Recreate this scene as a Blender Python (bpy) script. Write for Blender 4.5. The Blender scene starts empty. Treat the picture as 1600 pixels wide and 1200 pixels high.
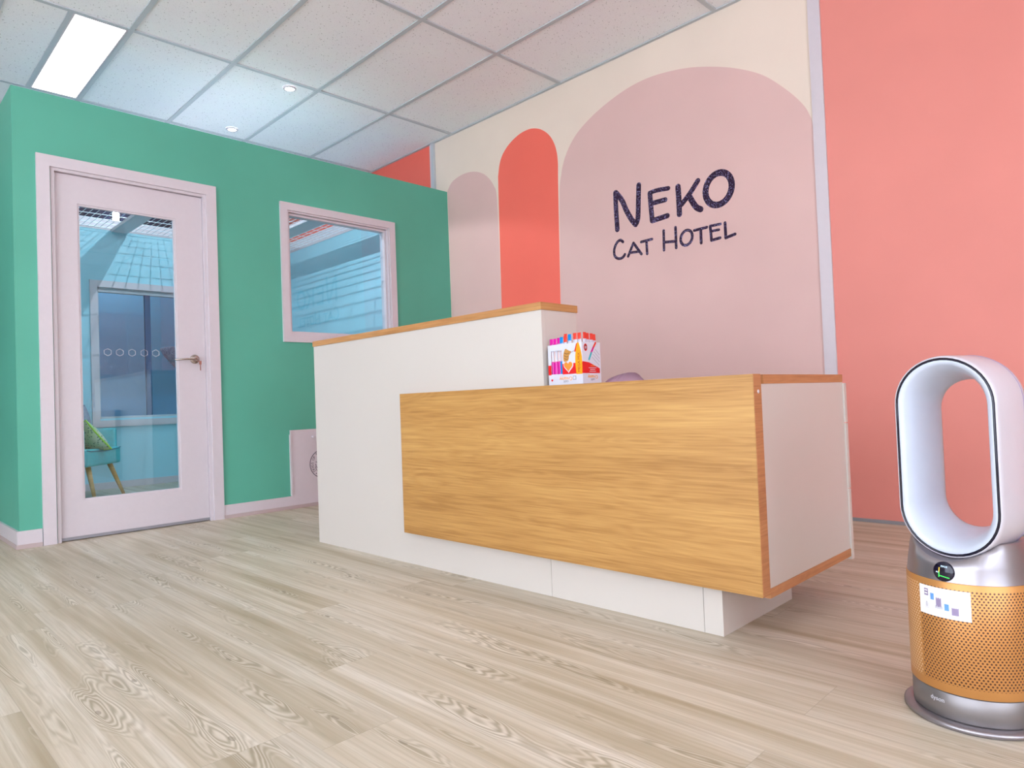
import bpy, bmesh, math, random
from mathutils import Vector, Matrix

# ------------------------------------------------------------------ camera, world, exposure, lamps
SC = bpy.context.scene
COL = SC.collection
cam_d = bpy.data.cameras.new('camera')
cam = bpy.data.objects.new('camera', cam_d)
COL.objects.link(cam)
cam_d.sensor_width = 36.0
cam_d.lens = 36.0 * 1065.6132 / 1600.0
cam_d.clip_start = 0.05
cam.location = (4.3901, -3.7135, 0.6797)
cam.rotation_euler = (math.radians(91.4117), math.radians(2.1571), math.radians(44.9595))
SC.camera = cam

world = bpy.data.worlds.new('world')
SC.world = world
world.use_nodes = True
world.node_tree.nodes['Background'].inputs['Color'].default_value = (0.86, 0.92, 1.0, 1)
world.node_tree.nodes['Background'].inputs['Strength'].default_value = 7.5

SC.view_settings.view_transform = 'Standard'
SC.view_settings.look = 'None'
SC.view_settings.gamma = 1.0
SC.view_settings.use_curve_mapping = False
SC.view_settings.exposure = -0.24

PANEL_STRENGTH = 4.5
H = 2.927            # ceiling height
HG = 2.466           # height of the green partition

# LED panels (x centre, y centre): first is real, the rest unseen, added as fill
PANELS = [(-0.5, -2.594), (1.9, -3.494), (4.3, -3.794), (4.3, -5.594), (1.9, -5.894), (6.0, -2.594), (-2.0, -1.094), (-2.0, -2.294)]
# recessed downlights
DOWNLIGHTS = [(0.0, -1.408), (-0.94, -1.419)]
DOWN_POWER = 60.0


def down_lamp(x, y, power, cone, tilt):
    d = bpy.data.lights.new('lamp_light', 'SPOT')
    d.energy = power
    d.spot_size = math.radians(cone)
    d.spot_blend = 0.15
    d.shadow_soft_size = 0.004
    d.color = (0.86, 0.92, 1.0)
    o = bpy.data.objects.new('lamp_light', d)
    COL.objects.link(o)
    o.location = (x, y, H - 0.012)
    o.rotation_euler = (0, math.radians(tilt), 0)
    return o


# ------------------------------------------------------------------ helpers
def lin(c):
    c = c / 255.0
    return c / 12.92 if c <= 0.04045 else ((c + 0.055) / 1.055) ** 2.4


def S(r, g, b, k=1.0):
    return (min(lin(r) * k, 0.93), min(lin(g) * k, 0.93), min(lin(b) * k, 0.93), 1.0)


class N:
    """small node-tree writer"""
    def __init__(self, name):
        self.m = bpy.data.materials.new(name)
        self.m.use_nodes = True
        self.t = self.m.node_tree
        self.b = self.t.nodes['Principled BSDF']
        self.out = self.t.nodes['Material Output']

    def n(self, kind, **kw):
        x = self.t.nodes.new(kind)
        for k, v in kw.items():
            if k.startswith('i_'):
                key = k[2:]
                key = int(key) if key.isdigit() else key.replace('_', ' ')
                if hasattr(v, 'node'):
                    self.t.links.new(v, x.inputs[key])
                else:
                    x.inputs[key].default_value = v
            else:
                setattr(x, k, v)
        return x

    def math(self, op, a, b=None, c=None, clamp=False):
        x = self.t.nodes.new('ShaderNodeMath')
        x.operation = op
        x.use_clamp = clamp
        for i, v in enumerate((a, b, c)):
            if v is None:
                continue
            if hasattr(v, 'node'):
                self.t.links.new(v, x.inputs[i])
            else:
                x.inputs[i].default_value = v
        return x.outputs[0]

    def ramp(self, fac, stops, interp='LINEAR'):
        x = self.t.nodes.new('ShaderNodeValToRGB')
        x.color_ramp.interpolation = interp
        e = x.color_ramp.elements
        while len(e) > 1:
            e.remove(e[0])
        e[0].position, e[0].color = stops[0][0], stops[0][1]
        for p, c in stops[1:]:
            k = e.new(p)
            k.color = c
        self.t.links.new(fac, x.inputs[0])
        return x.outputs[0]

    def mix(self, f, a, b, mode='MIX'):
        x = self.t.nodes.new('ShaderNodeMix')
        x.data_type = 'RGBA'
        x.blend_type = mode
        for i, v in ((0, f), (6, a), (7, b)):
            if hasattr(v, 'node'):
                self.t.links.new(v, x.inputs[i])
            else:
                x.inputs[i].default_value = v
        return x.outputs[2]

    def xyz(self, coord='Object', scale=(1, 1, 1)):
        tc = self.n('ShaderNodeTexCoord')
        mp = self.n('ShaderNodeMapping', i_Vector=tc.outputs[coord])
        mp.inputs['Scale'].default_value = scale
        return mp.outputs[0]

    def bump(self, h, strength=0.2, dist=0.002):
        x = self.n('ShaderNodeBump', i_Height=h)
        x.inputs['Strength'].default_value = strength
        x.inputs['Distance'].default_value = dist
        self.t.links.new(x.outputs[0], self.b.inputs['Normal'])

    def col(self, v):
        if hasattr(v, 'node'):
            self.t.links.new(v, self.b.inputs['Base Color'])
        else:
            self.b.inputs['Base Color'].default_value = v

    def set(self, **kw):
        for k, v in kw.items():
            key = k.replace('_', ' ')
            if hasattr(v, 'node'):
                self.t.links.new(v, self.b.inputs[key])
            else:
                self.b.inputs[key].default_value = v


def paint(name, c, rough=0.55, k=1.3, var=0.03, bump=0.05, spec=0.4, scale=2.0):
    """wall or board paint: faint roller mottling in colour and height"""
    a = N(name)
    co = a.xyz()
    big = a.n('ShaderNodeTexNoise', i_Vector=co, i_Scale=scale, i_Detail=3.0)
    base = S(*c, k=k)
    lo = tuple(x * (1 - var) for x in base[:3]) + (1,)
    hi = tuple(min(x * (1 + var), 0.95) for x in base[:3]) + (1,)
    a.col(a.ramp(big.outputs[0], [(0.3, lo), (0.7, hi)]))
    fine = a.n('ShaderNodeTexNoise', i_Vector=co, i_Scale=260.0, i_Detail=2.0)
    a.bump(fine.outputs[0], bump, 0.001)
    a.set(Roughness=rough, Specular_IOR_Level=spec)
    return a.m


def plain(name, c, rough=0.4, metal=0.0, k=1.3, spec=0.5, bump=0.0):
    a = N(name)
    co = a.xyz()
    n = a.n('ShaderNodeTexNoise', i_Vector=co, i_Scale=40.0, i_Detail=2.0)
    base = S(*c, k=k)
    a.col(a.ramp(n.outputs[0], [(0.35, tuple(x * 0.985 for x in base[:3]) + (1,)), (0.65, base)]))
    a.set(Roughness=rough, Metallic=metal, Specular_IOR_Level=spec)
    if bump:
        f = a.n('ShaderNodeTexNoise', i_Vector=co, i_Scale=300.0)
        a.bump(f.outputs[0], bump, 0.001)
    return a.m


def emit(name, c, strength):
    a = N(name)
    a.col((c[0] * 0.8, c[1] * 0.8, c[2] * 0.8, 1))
    a.set(Emission_Color=(c[0], c[1], c[2], 1), Emission_Strength=strength, Roughness=0.5)
    return a.m


def glass(name, tint, ior=1.8):
    a = N(name)
    tr = a.n('ShaderNodeBsdfTransparent')
    tr.inputs['Color'].default_value = tint
    gl = a.n('ShaderNodeBsdfGlossy')
    gl.inputs['Roughness'].default_value = 0.0
    gl.inputs['Color'].default_value = (1, 1, 1, 1)
    fr = a.n('ShaderNodeFresnel')
    fr.inputs['IOR'].default_value = ior
    mx = a.n('ShaderNodeMixShader')
    ge = a.n('ShaderNodeNewGeometry')
    fac = a.math('MULTIPLY', fr.outputs[0], a.math('SUBTRACT', 1.0, ge.outputs['Backfacing']))
    a.t.links.new(fac, mx.inputs[0])
    a.t.links.new(tr.outputs[0], mx.inputs[1])
    a.t.links.new(gl.outputs[0], mx.inputs[2])
    a.t.links.new(mx.outputs[0], a.out.inputs['Surface'])
    return a.m


def m_floor():
    """pale limed-oak vinyl planks, long side along X"""
    a = N('limed_oak_planks')
    tc = a.n('ShaderNodeTexCoord')
    sep = a.n('ShaderNodeSeparateXYZ', i_Vector=tc.outputs['Object'])
    X, Y = sep.outputs[0], sep.outputs[1]
    PW, PL = 0.1875, 1.52
    Ys = a.math('ADD', Y, 0.028)
    row = a.math('FLOOR', a.math('DIVIDE', Ys, PW))
    rr = a.n('ShaderNodeTexWhiteNoise', noise_dimensions='1D', i_W=row)
    xs = a.math('ADD', X, a.math('MULTIPLY', rr.outputs[0], PL * 3.7))
    idx = a.math('FLOOR', a.math('DIVIDE', xs, PL))
    pid = a.math('ADD', a.math('MULTIPLY', row, 17.31), a.math('MULTIPLY', idx, 5.77))
    rnd = a.n('ShaderNodeTexWhiteNoise', noise_dimensions='1D', i_W=pid)
    # seams
    fy = a.math('FRACT', a.math('DIVIDE', Ys, PW))
    fx = a.math('FRACT', a.math('DIVIDE', xs, PL))
    ey = a.math('MULTIPLY', a.math('MINIMUM', fy, a.math('SUBTRACT', 1.0, fy)), PW)
    ex = a.math('MULTIPLY', a.math('MINIMUM', fx, a.math('SUBTRACT', 1.0, fx)), PL)
    edge = a.math('MINIMUM', ey, ex)
    seam = a.math('LESS_THAN', edge, 0.0009)
    # grain space: shifted per plank
    cv = a.n('ShaderNodeCombineXYZ', i_X=a.math('ADD', a.math('MULTIPLY', X, 1.0), a.math('MULTIPLY', rnd.outputs[0], 37.0)),
             i_Y=a.math('MULTIPLY', Y, 9.0), i_Z=a.math('MULTIPLY', rnd.outputs[0], 91.0))
    cath = a.n('ShaderNodeTexNoise', i_Vector=cv.outputs[0], i_Scale=1.5, i_Detail=2.0, i_Roughness=0.45, i_Distortion=0.35)
    # knots: one candidate per stretched cell, rings grow round it
    kv = a.n('ShaderNodeCombineXYZ', i_X=a.math('ADD', a.math('MULTIPLY', X, 2.1), a.math('MULTIPLY', row, 3.17)), i_Y=a.math('MULTIPLY', Ys, 5.333))
    vor = a.n('ShaderNodeTexVoronoi', voronoi_dimensions='2D', i_Vector=kv.outputs[0], i_Scale=1.0, i_Randomness=0.75)
    kd = vor.outputs['Distance']
    peak = a.math('MULTIPLY', a.math('EXPONENT', a.math('MULTIPLY', a.math('MULTIPLY', kd, kd), -10.0)), 0.12)
    cen = a.math('SUBTRACT', 1.0, a.math('MULTIPLY', a.math('ABSOLUTE', a.math('SUBTRACT', fy, 0.5)), 2.0))
    field = a.math('ADD', a.math('ADD', cath.outputs[0], peak), a.math('MULTIPLY', a.math('SUBTRACT', cen, 0.6), 0.09))
    wav = a.math('SINE', a.math('MULTIPLY', field, 170.0))
    wav = a.math('MULTIPLY_ADD', wav, 0.5, 0.5)
    # cathedral figure only near the crests of the noise field
    crest = a.math('SUBTRACT', field, 0.592)
    mask = a.math('MULTIPLY', crest, 8.0, clamp=True)
    crest2 = a.math('MULTIPLY', a.math('SUBTRACT', 0.36, field), 9.0, clamp=True)
    mask = a.math('MAXIMUM', mask, crest2)
    fv = a.n('ShaderNodeCombineXYZ', i_X=a.math('MULTIPLY', X, 3.0), i_Y=a.math('MULTIPLY', Y, 130.0), i_Z=a.math('MULTIPLY', rnd.outputs[0], 13.0))
    fine = a.n('ShaderNodeTexNoise', i_Vector=fv.outputs[0], i_Scale=1.0, i_Detail=5.0, i_Roughness=0.65)
    sv = a.n('ShaderNodeCombineXYZ', i_X=a.math('MULTIPLY', X, 0.8), i_Y=a.math('MULTIPLY', Y, 19.0), i_Z=a.math('MULTIPLY', rnd.outputs[0], 51.0))
    streak = a.n('ShaderNodeTexNoise', i_Vector=sv.outputs[0], i_Scale=1.0, i_Detail=3.0, i_Roughness=0.5)
    base = a.ramp(streak.outputs[0], [(0.28, S(166, 150, 124, 1.06)), (0.48, S(197, 184, 164, 1.06)), (0.70, S(213, 203, 189, 1.06))])
    base = a.mix(a.math('MULTIPLY', a.math('SUBTRACT', 0.60, fine.outputs[0], clamp=True), 2.4, clamp=True), base, S(166, 152, 128, 1.1))
    tone = a.ramp(rnd.outputs[0], [(0.0, (0.90, 0.90, 0.89, 1)), (0.5, (0.97, 0.965, 0.95, 1)), (1.0, (1.0, 1.0, 1.0, 1))])
    base = a.mix(1.0, base, tone, 'MULTIPLY')
    dark = a.math('MULTIPLY', a.math('MULTIPLY', a.math('POWER', wav, 1.6), mask), 0.55)
    base = a.mix(dark, base, S(136, 124, 98, 1.0))
    light = a.math('MULTIPLY', a.math('MULTIPLY', a.math('POWER', a.math('SUBTRACT', 1.0, wav), 2.0), mask), 0.25)
    base = a.mix(light, base, S(222, 214, 202, 1.2))
    base = a.mix(a.math('MULTIPLY', seam, 0.35), base, S(140, 128, 112))
    base = a.mix(a.math('MULTIPLY', a.math('MULTIPLY', a.math('LESS_THAN', kd, 0.030), a.math('GREATER_THAN', crest, 0.10)), 0.5), base, S(120, 104, 84))
    a.col(base)
    a.bump(a.math('SUBTRACT', fine.outputs[0], a.math('MULTIPLY', seam, 1.0)), 0.12, 0.0015)
    a.set(Roughness=a.math('MULTIPLY_ADD', fine.outputs[0], 0.18, 0.40), Specular_IOR_Level=0.35)
    return a.m


def m_oak(name, dark, mid, light, axis='X'):
    """golden oak laminate, grain along axis"""
    a = N(name)
    tc = a.n('ShaderNodeTexCoord')
    sep = a.n('ShaderNodeSeparateXYZ', i_Vector=tc.outputs['Object'])
    X, Y, Z = sep.outputs
    if axis == 'Y':
        X, Y = Y, X
    v1 = a.n('ShaderNodeCombineXYZ', i_X=a.math('MULTIPLY', X, 1.0), i_Y=Y, i_Z=a.math('MULTIPLY', Z, 9.0))
    big = a.n('ShaderNodeTexNoise', i_Vector=v1.outputs[0], i_Scale=1.15, i_Detail=2.2, i_Roughness=0.5, i_Distortion=0.3)
    wav = a.math('MULTIPLY_ADD', a.math('SINE', a.math('MULTIPLY', big.outputs[0], 120.0)), 0.5, 0.5)
    v2 = a.n('ShaderNodeCombineXYZ', i_X=a.math('MULTIPLY', X, 5.0), i_Y=Y, i_Z=a.math('MULTIPLY', Z, 190.0))
    fine = a.n('ShaderNodeTexNoise', i_Vector=v2.outputs[0], i_Scale=1.0, i_Detail=5.0, i_Roughness=0.6)
    v3 = a.n('ShaderNodeCombineXYZ', i_X=a.math('MULTIPLY', X, 0.5), i_Y=Y, i_Z=a.math('MULTIPLY', Z, 5.5))
    band = a.n('ShaderNodeTexNoise', i_Vector=v3.outputs[0], i_Scale=1.7, i_Detail=4.0, i_Roughness=0.6)
    f = a.math('ADD', a.math('MULTIPLY', band.outputs[0], 0.50), a.math('ADD', a.math('MULTIPLY', wav, 0.045), a.math('MULTIPLY', fine.outputs[0], 0.42)))
    c = a.ramp(f, [(0.38, S(*dark)), (0.50, S(*mid)), (0.64, S(*light))])
    a.col(c)
    a.bump(fine.outputs[0], 0.1, 0.001)
    a.set(Roughness=0.42, Specular_IOR_Level=0.4)
    return a.m


def m_tile():
    """mineral-fibre ceiling tile: pale with pin holes and fissures"""
    a = N('ceiling_tile')
    co = a.xyz()
    v = a.n('ShaderNodeTexVoronoi', i_Vector=co, i_Scale=42.0, i_Randomness=1.0)
    hole = a.math('LESS_THAN', v.outputs['Distance'], 0.13)
    v2 = a.n('ShaderNodeTexVoronoi', i_Vector=co, i_Scale=95.0, i_Randomness=1.0)
    hole2 = a.math('MULTIPLY', a.math('LESS_THAN', v2.outputs['Distance'], 0.16), 0.6)
    n = a.n('ShaderNodeTexNoise', i_Vector=co, i_Scale=7.0, i_Detail=3.0)
    base = a.ramp(n.outputs[0], [(0.3, S(236, 234, 238, 1.1)), (0.7, S(240, 238, 242, 1.1))])
    h = a.math('MAXIMUM', hole, hole2)
    a.col(a.mix(a.math('MULTIPLY', h, 0.6), base, S(120, 112, 112)))
    a.bump(a.math('SUBTRACT', 1.0, h), 0.3, 0.002)
    a.set(Roughness=0.9, Specular_IOR_Level=0.1)
    return a.m


def m_glitter():
    a = N('glitter_vinyl')
    co = a.xyz()
    v = a.n('ShaderNodeTexVoronoi', i_Vector=co, i_Scale=330.0)
    spark = a.math('GREATER_THAN', a.n('ShaderNodeSeparateColor', i_Color=v.outputs['Color']).outputs[0], 0.91)
    a.col(a.mix(spark, S(50, 24, 54, 0.85), S(146, 136, 180)))
    nm = a.n('ShaderNodeVectorMath', operation='MULTIPLY_ADD')
    a.t.links.new(v.outputs['Color'], nm.inputs[0])
    nm.inputs[1].default_value = (0.9, 0.9, 0.9)
    nm.inputs[2].default_value = (-0.45, -0.45, -0.45)
    geo = a.n('ShaderNodeNewGeometry')
    ad = a.n('ShaderNodeVectorMath', operation='ADD')
    a.t.links.new(nm.outputs[0], ad.inputs[0])
    a.t.links.new(geo.outputs['Normal'], ad.inputs[1])
    no = a.n('ShaderNodeVectorMath', operation='NORMALIZE')
    a.t.links.new(ad.outputs[0], no.inputs[0])
    a.t.links.new(no.outputs[0], a.b.inputs['Normal'])
    a.set(Metallic=a.math('MULTIPLY', spark, 0.9), Roughness=0.35, Specular_IOR_Level=0.25)
    return a.m


def m_perforated():
    """gold sheet with staggered round holes; UV is metres around / metres up"""
    a = N('perforated_gold')
    uv = a.n('ShaderNodeUVMap')
    sep = a.n('ShaderNodeSeparateXYZ', i_Vector=uv.outputs[0])
    U, V = sep.outputs[0], sep.outputs[1]
    px, py = 0.0072, 0.0054
    r = a.math('FLOOR', a.math('DIVIDE', V, py))
    odd = a.math('MODULO', a.math('ADD', r, 100.0), 2.0)
    fu = a.math('MULTIPLY', a.math('SUBTRACT', a.math('FRACT', a.math('ADD', a.math('DIVIDE', U, px), a.math('MULTIPLY', odd, 0.5))), 0.5), px)
    fv = a.math('MULTIPLY', a.math('SUBTRACT', a.math('FRACT', a.math('DIVIDE', V, py)), 0.5), py)
    d = a.math('SQRT', a.math('ADD', a.math('MULTIPLY', fu, fu), a.math('MULTIPLY', fv, fv)))
    hole = a.math('LESS_THAN', d, 0.00185)
    inz = a.math('MULTIPLY', a.math('GREATER_THAN', V, 0.0845), a.math('LESS_THAN', V, 0.275))
    # plain strip where the two shroud halves end
    hole = a.math('MULTIPLY', hole, inz)
    hole = a.math('MULTIPLY', hole, a.math('GREATER_THAN', a.math('ABSOLUTE', a.math('ADD', U, 0.0466)), 0.0018))
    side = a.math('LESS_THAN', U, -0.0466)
    holec = a.mix(side, S(84, 44, 26), S(236, 196, 150))  # pale holes past the seam: see-through light put into the colour
    n = a.n('ShaderNodeTexNoise', i_Vector=uv.outputs[0], i_Scale=9.0)
    g = a.ramp(n.outputs[0], [(0.3, S(190, 132, 72, 1.1)), (0.7, S(198, 140, 80, 1.1))])
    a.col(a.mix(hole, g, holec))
    a.bump(a.math('SUBTRACT', 1.0, hole), 0.4, 0.001)
    a.set(Metallic=a.math('MULTIPLY', a.math('SUBTRACT', 1.0, hole), 0.45), Roughness=0.38)
    return a.m


def m_fur(name, c1, c2, scale=60):
    a = N(name)
    co = a.xyz()
    n = a.n('ShaderNodeTexNoise', i_Vector=co, i_Scale=float(scale), i_Detail=4.0, i_Distortion=2.0)
    a.col(a.ramp(n.outputs[0], [(0.35, S(*c1)), (0.65, S(*c2))]))
    a.bump(n.outputs[0], 0.8, 0.01)
    a.set(Roughness=0.95, Specular_IOR_Level=0.1)
    return a.m


def m_leafy(name):
    a = N(name)
    co = a.xyz()
    v = a.n('ShaderNodeTexVoronoi', i_Vector=co, i_Scale=48.0)
    n = a.n('ShaderNodeTexNoise', i_Vector=co, i_Scale=6.0)
    spot = a.math('LESS_THAN', v.outputs['Distance'], 0.33)
    base = a.ramp(n.outputs[0], [(0.35, S(196, 212, 188)), (0.65, S(176, 206, 150))])
    a.col(a.mix(spot, base, S(110, 150, 120)))
    a.set(Roughness=0.85)
    return a.m


M = {
    'floor': m_floor(),
    'tile': m_tile(),
    'tbar': plain('grid_bar', (184, 188, 192), 0.5, 0, 1.1),
    'green': paint('green_paint', (84, 161, 138), 0.5, 1.15, 0.05),
    'green_side': None,
    'cream': paint('cream_paint', (220, 202, 186), 0.6, 1.15),
    'rose': paint('rose_paint', (208, 172, 165), 0.6, 1.15),
    'coral': paint('coral_paint', (250, 98, 82), 0.6, 1.3),
    'salmon': paint('salmon_paint', (230, 142, 130), 0.6, 1.0),
    'blue': paint('pale_blue_paint', (146, 194, 204), 0.6, 1.3),
    'navy': paint('navy_paint', (34, 48, 96), 0.7, 1.1),
    'steelblue': paint('steel_blue_paint', (150, 184, 204), 0.6, 1.35),
    'trim': plain('white_trim', (202, 192, 196), 0.38, 0, 1.1),
    'trim_scotia': plain('taupe_edging', (168, 150, 148), 0.5),  # timber scotia strip under the skirting, greyish pink in itself
    'grey_edge': plain('grey_edging', (130, 128, 132), 0.5),
    'desk': paint('desk_white', (208, 199, 190), 0.32, 0.96, 0.01, 0.02, 0.5),
    'oak': m_oak('golden_oak', (164, 117, 62), (184, 136, 76), (200, 154, 90)),
    'oak_edge': m_oak('oak_edge_band', (170, 118, 70), (188, 136, 84), (204, 154, 100)),
    'oak_edge_y': m_oak('oak_edge_band_side', (168, 110, 68), (186, 126, 80), (200, 142, 94), 'Y'),
    'black': plain('black_plastic', (20, 20, 26), 0.3),
    'seam': plain('dark_seam', (110, 104, 100), 0.7),
    'glitter': m_glitter(),
    'panel': emit('led_panel', (1.0, 0.985, 1.0), PANEL_STRENGTH),
    'lampface': emit('lamp_face', (0.85, 0.92, 1.0), 40.0),
    'glass': glass('clear_glass', (0.88, 0.96, 1.0, 1), 1.8),
    'darkglass': glass('inner_glass', (0.78, 0.9, 1.0, 1), 1.6),
    'wire': plain('galvanised_wire', (205, 215, 235), 0.35, 0.2),
    'chrome': plain('satin_nickel', (178, 164, 156), 0.25, 0.95, 1.1),
    'etch': plain('frosted_film', (250, 252, 255), 0.6, 0, 1.4),
    'logo_ink': plain('logo_ink', (52, 40, 60), 0.6),
    'logo_fill': plain('logo_mauve', (190, 150, 190), 0.6),
    'logo_grey': plain('logo_grey', (165, 168, 176), 0.6),
    'perf': m_perforated(),
    'gold': plain('gold_band', (194, 136, 76), 0.34, 0.45, 1.1),
    'nickel': plain('brushed_nickel', (152, 146, 150), 0.32, 0.85, 1.1),
    'nickel_dark': plain('base_nickel', (138, 132, 132), 0.40, 0.75, 1.05),
    'abs': plain('gloss_white', (190, 183, 189), 0.22, 0, 1.1),
    'abs_in': plain('satin_white', (190, 195, 208), 0.3, 0, 1.1),
    'gloss_black': plain('gloss_black', (22, 18, 34), 0.08),
    'screen_w': emit('screen_white', (0.6, 0.8, 1.0), 1.4),
    'screen_g': emit('screen_green', (0.05, 0.9, 0.1), 1.0),
    'screen_y': emit('screen_orange', (1.0, 0.55, 0.05), 1.0),
    'paper': plain('label_paper', (232, 226, 228), 0.5),
    'lab_purple': plain('label_purple', (132, 118, 146), 0.6),
    'lab_blue': plain('label_blue', (92, 140, 196), 0.6),
    'lab_grey': plain('label_grey', (182, 180, 186), 0.6),
    'lab_faint': plain('label_faint', (206, 204, 208), 0.6),
    'card': plain('carton_white', (206, 206, 216), 0.35, 0, 1.0),
    'card_red': plain('carton_red', (214, 20, 28), 0.35, 0, 1.0),
    'card_orange': plain('carton_orange', (250, 158, 14), 0.35, 0, 0.95),
    'card_biscuit': plain('carton_biscuit', (206, 120, 34), 0.5),
    'card_tan': plain('carton_tan', (170, 118, 52), 0.5),
    'card_brown': plain('carton_brown', (110, 74, 40), 0.5),
    'card_ink': plain('carton_ink', (120, 30, 20), 0.5),
    'card_grey': plain('carton_grey', (134, 132, 140), 0.5),
    'foil_pink': plain('foil_magenta', (212, 24, 150), 0.25, 0, 0.95),
    'foil_blue': plain('foil_blue', (14, 128, 200), 0.25, 0, 0.95),
    'foil_red': plain('foil_red', (226, 64, 50), 0.25, 0, 0.95),
    'foil_white': plain('foil_white', (200, 196, 210), 0.25, 0, 1.0),
    'foil_teal': plain('foil_teal', (60, 160, 170), 0.25),
    'foil_text': plain('foil_text', (224, 170, 150), 0.4),
    'teal': paint('teal_upholstery', (72, 182, 188), 0.85, 1.2, 0.05, 0.3, 0.2, 30.0),
    'teal_dark': plain('teal_piping', (20, 120, 136), 0.8),
    'beech': m_oak('beech_leg', (206, 150, 84), (224, 172, 104), (236, 190, 124)),
    'cushion_green': m_leafy('leafy_cushion'),
    'cushion_trim': plain('lime_trim', (150, 204, 60), 0.7),
    'cushion_grey': m_fur('grey_cushion', (120, 140, 160), (150, 166, 182), 20),
    'fur': m_fur('charcoal_plush', (112, 122, 146), (170, 180, 198), 60),
    'fur_light': m_fur('pale_plush', (130, 150, 160), (160, 180, 190), 60),
    'sisal': m_fur('sisal', (170, 150, 120), (190, 170, 140), 80),
    'pinkchair': plain('pink_shell', (255, 180, 196), 0.55, 0, 1.5),
    'darkmullion': plain('navy_mullion', (14, 88, 128), 0.6, 0, 1.0),
}
M['teal'].name = 'teal_upholstery'


def finish(bm, name, mats, parent=None, bevel=0.0, smooth=False, kind=None, segs=2):
    if bevel > 0:
        es = [e for e in bm.edges if len(e.link_faces) == 2 and e.calc_face_angle(0) > 0.6]
        bmesh.ops.bevel(bm, geom=es, offset=bevel, segments=segs, affect='EDGES', profile=0.5, clamp_overlap=True)
    me = bpy.data.meshes.new(name)
    bm.to_mesh(me)
    bm.free()
    if smooth:
        for p in me.polygons:
            p.use_smooth = True
    if not isinstance(mats, (list, tuple)):
        mats = [mats]
    for x in mats:
        me.materials.append(x)
    o = bpy.data.objects.new(name, me)
    COL.objects.link(o)
    if parent is not None:
        o.parent = parent
    if kind:
        o['kind'] = kind
    return o


def tag(o, label, cat, group=None, kind=None):
    o['label'] = label
    if cat:
        o['category'] = cat
    if group:
        o['group'] = group
    if kind:
        o['kind'] = kind
    return o


def empty(name, loc=(0, 0, 0), rz=0.0):
    o = bpy.data.objects.new(name, None)
    COL.objects.link(o)
    o.empty_display_size = 0.1
    o.location = loc
    o.rotation_euler = (0, 0, rz)
    return o


def box(bm, x0, x1, y0, y1, z0, z1, mi=0):
    vs = [bm.verts.new(p) for p in ((x0, y0, z0), (x1, y0, z0), (x1, y1, z0), (x0, y1, z0),
                                    (x0, y0, z1), (x1, y0, z1), (x1, y1, z1), (x0, y1, z1))]
    out = []
    for f in ((3, 2, 1, 0), (4, 5, 6, 7), (0, 1, 5, 4), (1, 2, 6, 5), (2, 3, 7, 6), (3, 0, 4, 7)):
        k = bm.faces.new([vs[i] for i in f])
        k.material_index = mi
        out.append(k)
    return out


def boxo(name, b, mat, parent=None, bevel=0.0, kind=None):
    bm = bmesh.new()
    box(bm, *b)
    return finish(bm, name, mat, parent, bevel, False, kind)


def prism(bm, pts, fn, d0, d1, mi=0):
    """extrude 2-D outline pts; fn(a, b, d) -> 3-D point"""
    n = len(pts)
    A = [bm.verts.new(fn(p[0], p[1], d0)) for p in pts]
    B = [bm.verts.new(fn(p[0], p[1], d1)) for p in pts]
    fs = [bm.faces.new(A[::-1]), bm.faces.new(B)]
    for i in range(n):
        fs.append(bm.faces.new((A[i], A[(i + 1) % n], B[(i + 1) % n], B[i])))
    for f in fs:
        f.material_index = mi
    return fs


def smooth_closed(pts, sub=6):
    n = len(pts)
    out = []
    for i in range(n):
        p0, p1, p2, p3 = (pts[(i + k) % n] for k in (-1, 0, 1, 2))
        for s in range(sub):
            t = s / sub
            out.append(tuple(0.5 * ((2 * p1[k]) + (-p0[k] + p2[k]) * t + (2 * p0[k] - 5 * p1[k] + 4 * p2[k] - p3[k]) * t * t
                                    + (-p0[k] + 3 * p1[k] - 3 * p2[k] + p3[k]) * t ** 3) for k in (0, 1)))
    return out


def smooth_open(pts, sub=6):
    if len(pts) < 3:
        return list(pts)
    P = [pts[0]] + list(pts) + [pts[-1]]
    out = []
    for i in range(1, len(P) - 2):
        p0, p1, p2, p3 = P[i - 1], P[i], P[i + 1], P[i + 2]
        for s in range(sub):
            t = s / sub
            out.append(tuple(0.5 * ((2 * p1[k]) + (-p0[k] + p2[k]) * t + (2 * p0[k] - 5 * p1[k] + 4 * p2[k] - p3[k]) * t * t
                                    + (-p0[k] + 3 * p1[k] - 3 * p2[k] + p3[k]) * t ** 3) for k in range(len(p0))))
    out.append(tuple(pts[-1]))
    return out


def stroke_outline(pts, w):
    """outline of a round-capped stroke along a 2-D polyline; w = width or list of widths"""
    n = len(pts)
    ws = w if isinstance(w, (list, tuple)) else [w] * n
    L, R_ = [], []
    for i, p in enumerate(pts):
        a = pts[max(i - 1, 0)]
        b = pts[min(i + 1, n - 1)]
        dx, dy = b[0] - a[0], b[1] - a[1]
        d = math.hypot(dx, dy) or 1
        nx, ny = -dy / d, dx / d
        h = ws[i] / 2
        L.append((p[0] + nx * h, p[1] + ny * h))
        R_.append((p[0] - nx * h, p[1] - ny * h))

    def cap(p, q, h):
        ang = math.atan2(p[1] - q[1], p[0] - q[0])
        return [(p[0] + h * math.cos(ang + t), p[1] + h * math.sin(ang + t)) for t in (-1.05, -0.52, 0, 0.52, 1.05)]
    endc = cap(pts[-1], pts[-2], ws[-1] / 2)
    startc = cap(pts[0], pts[1], ws[0] / 2)
    return R_ + endc + L[::-1] + startc


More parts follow.
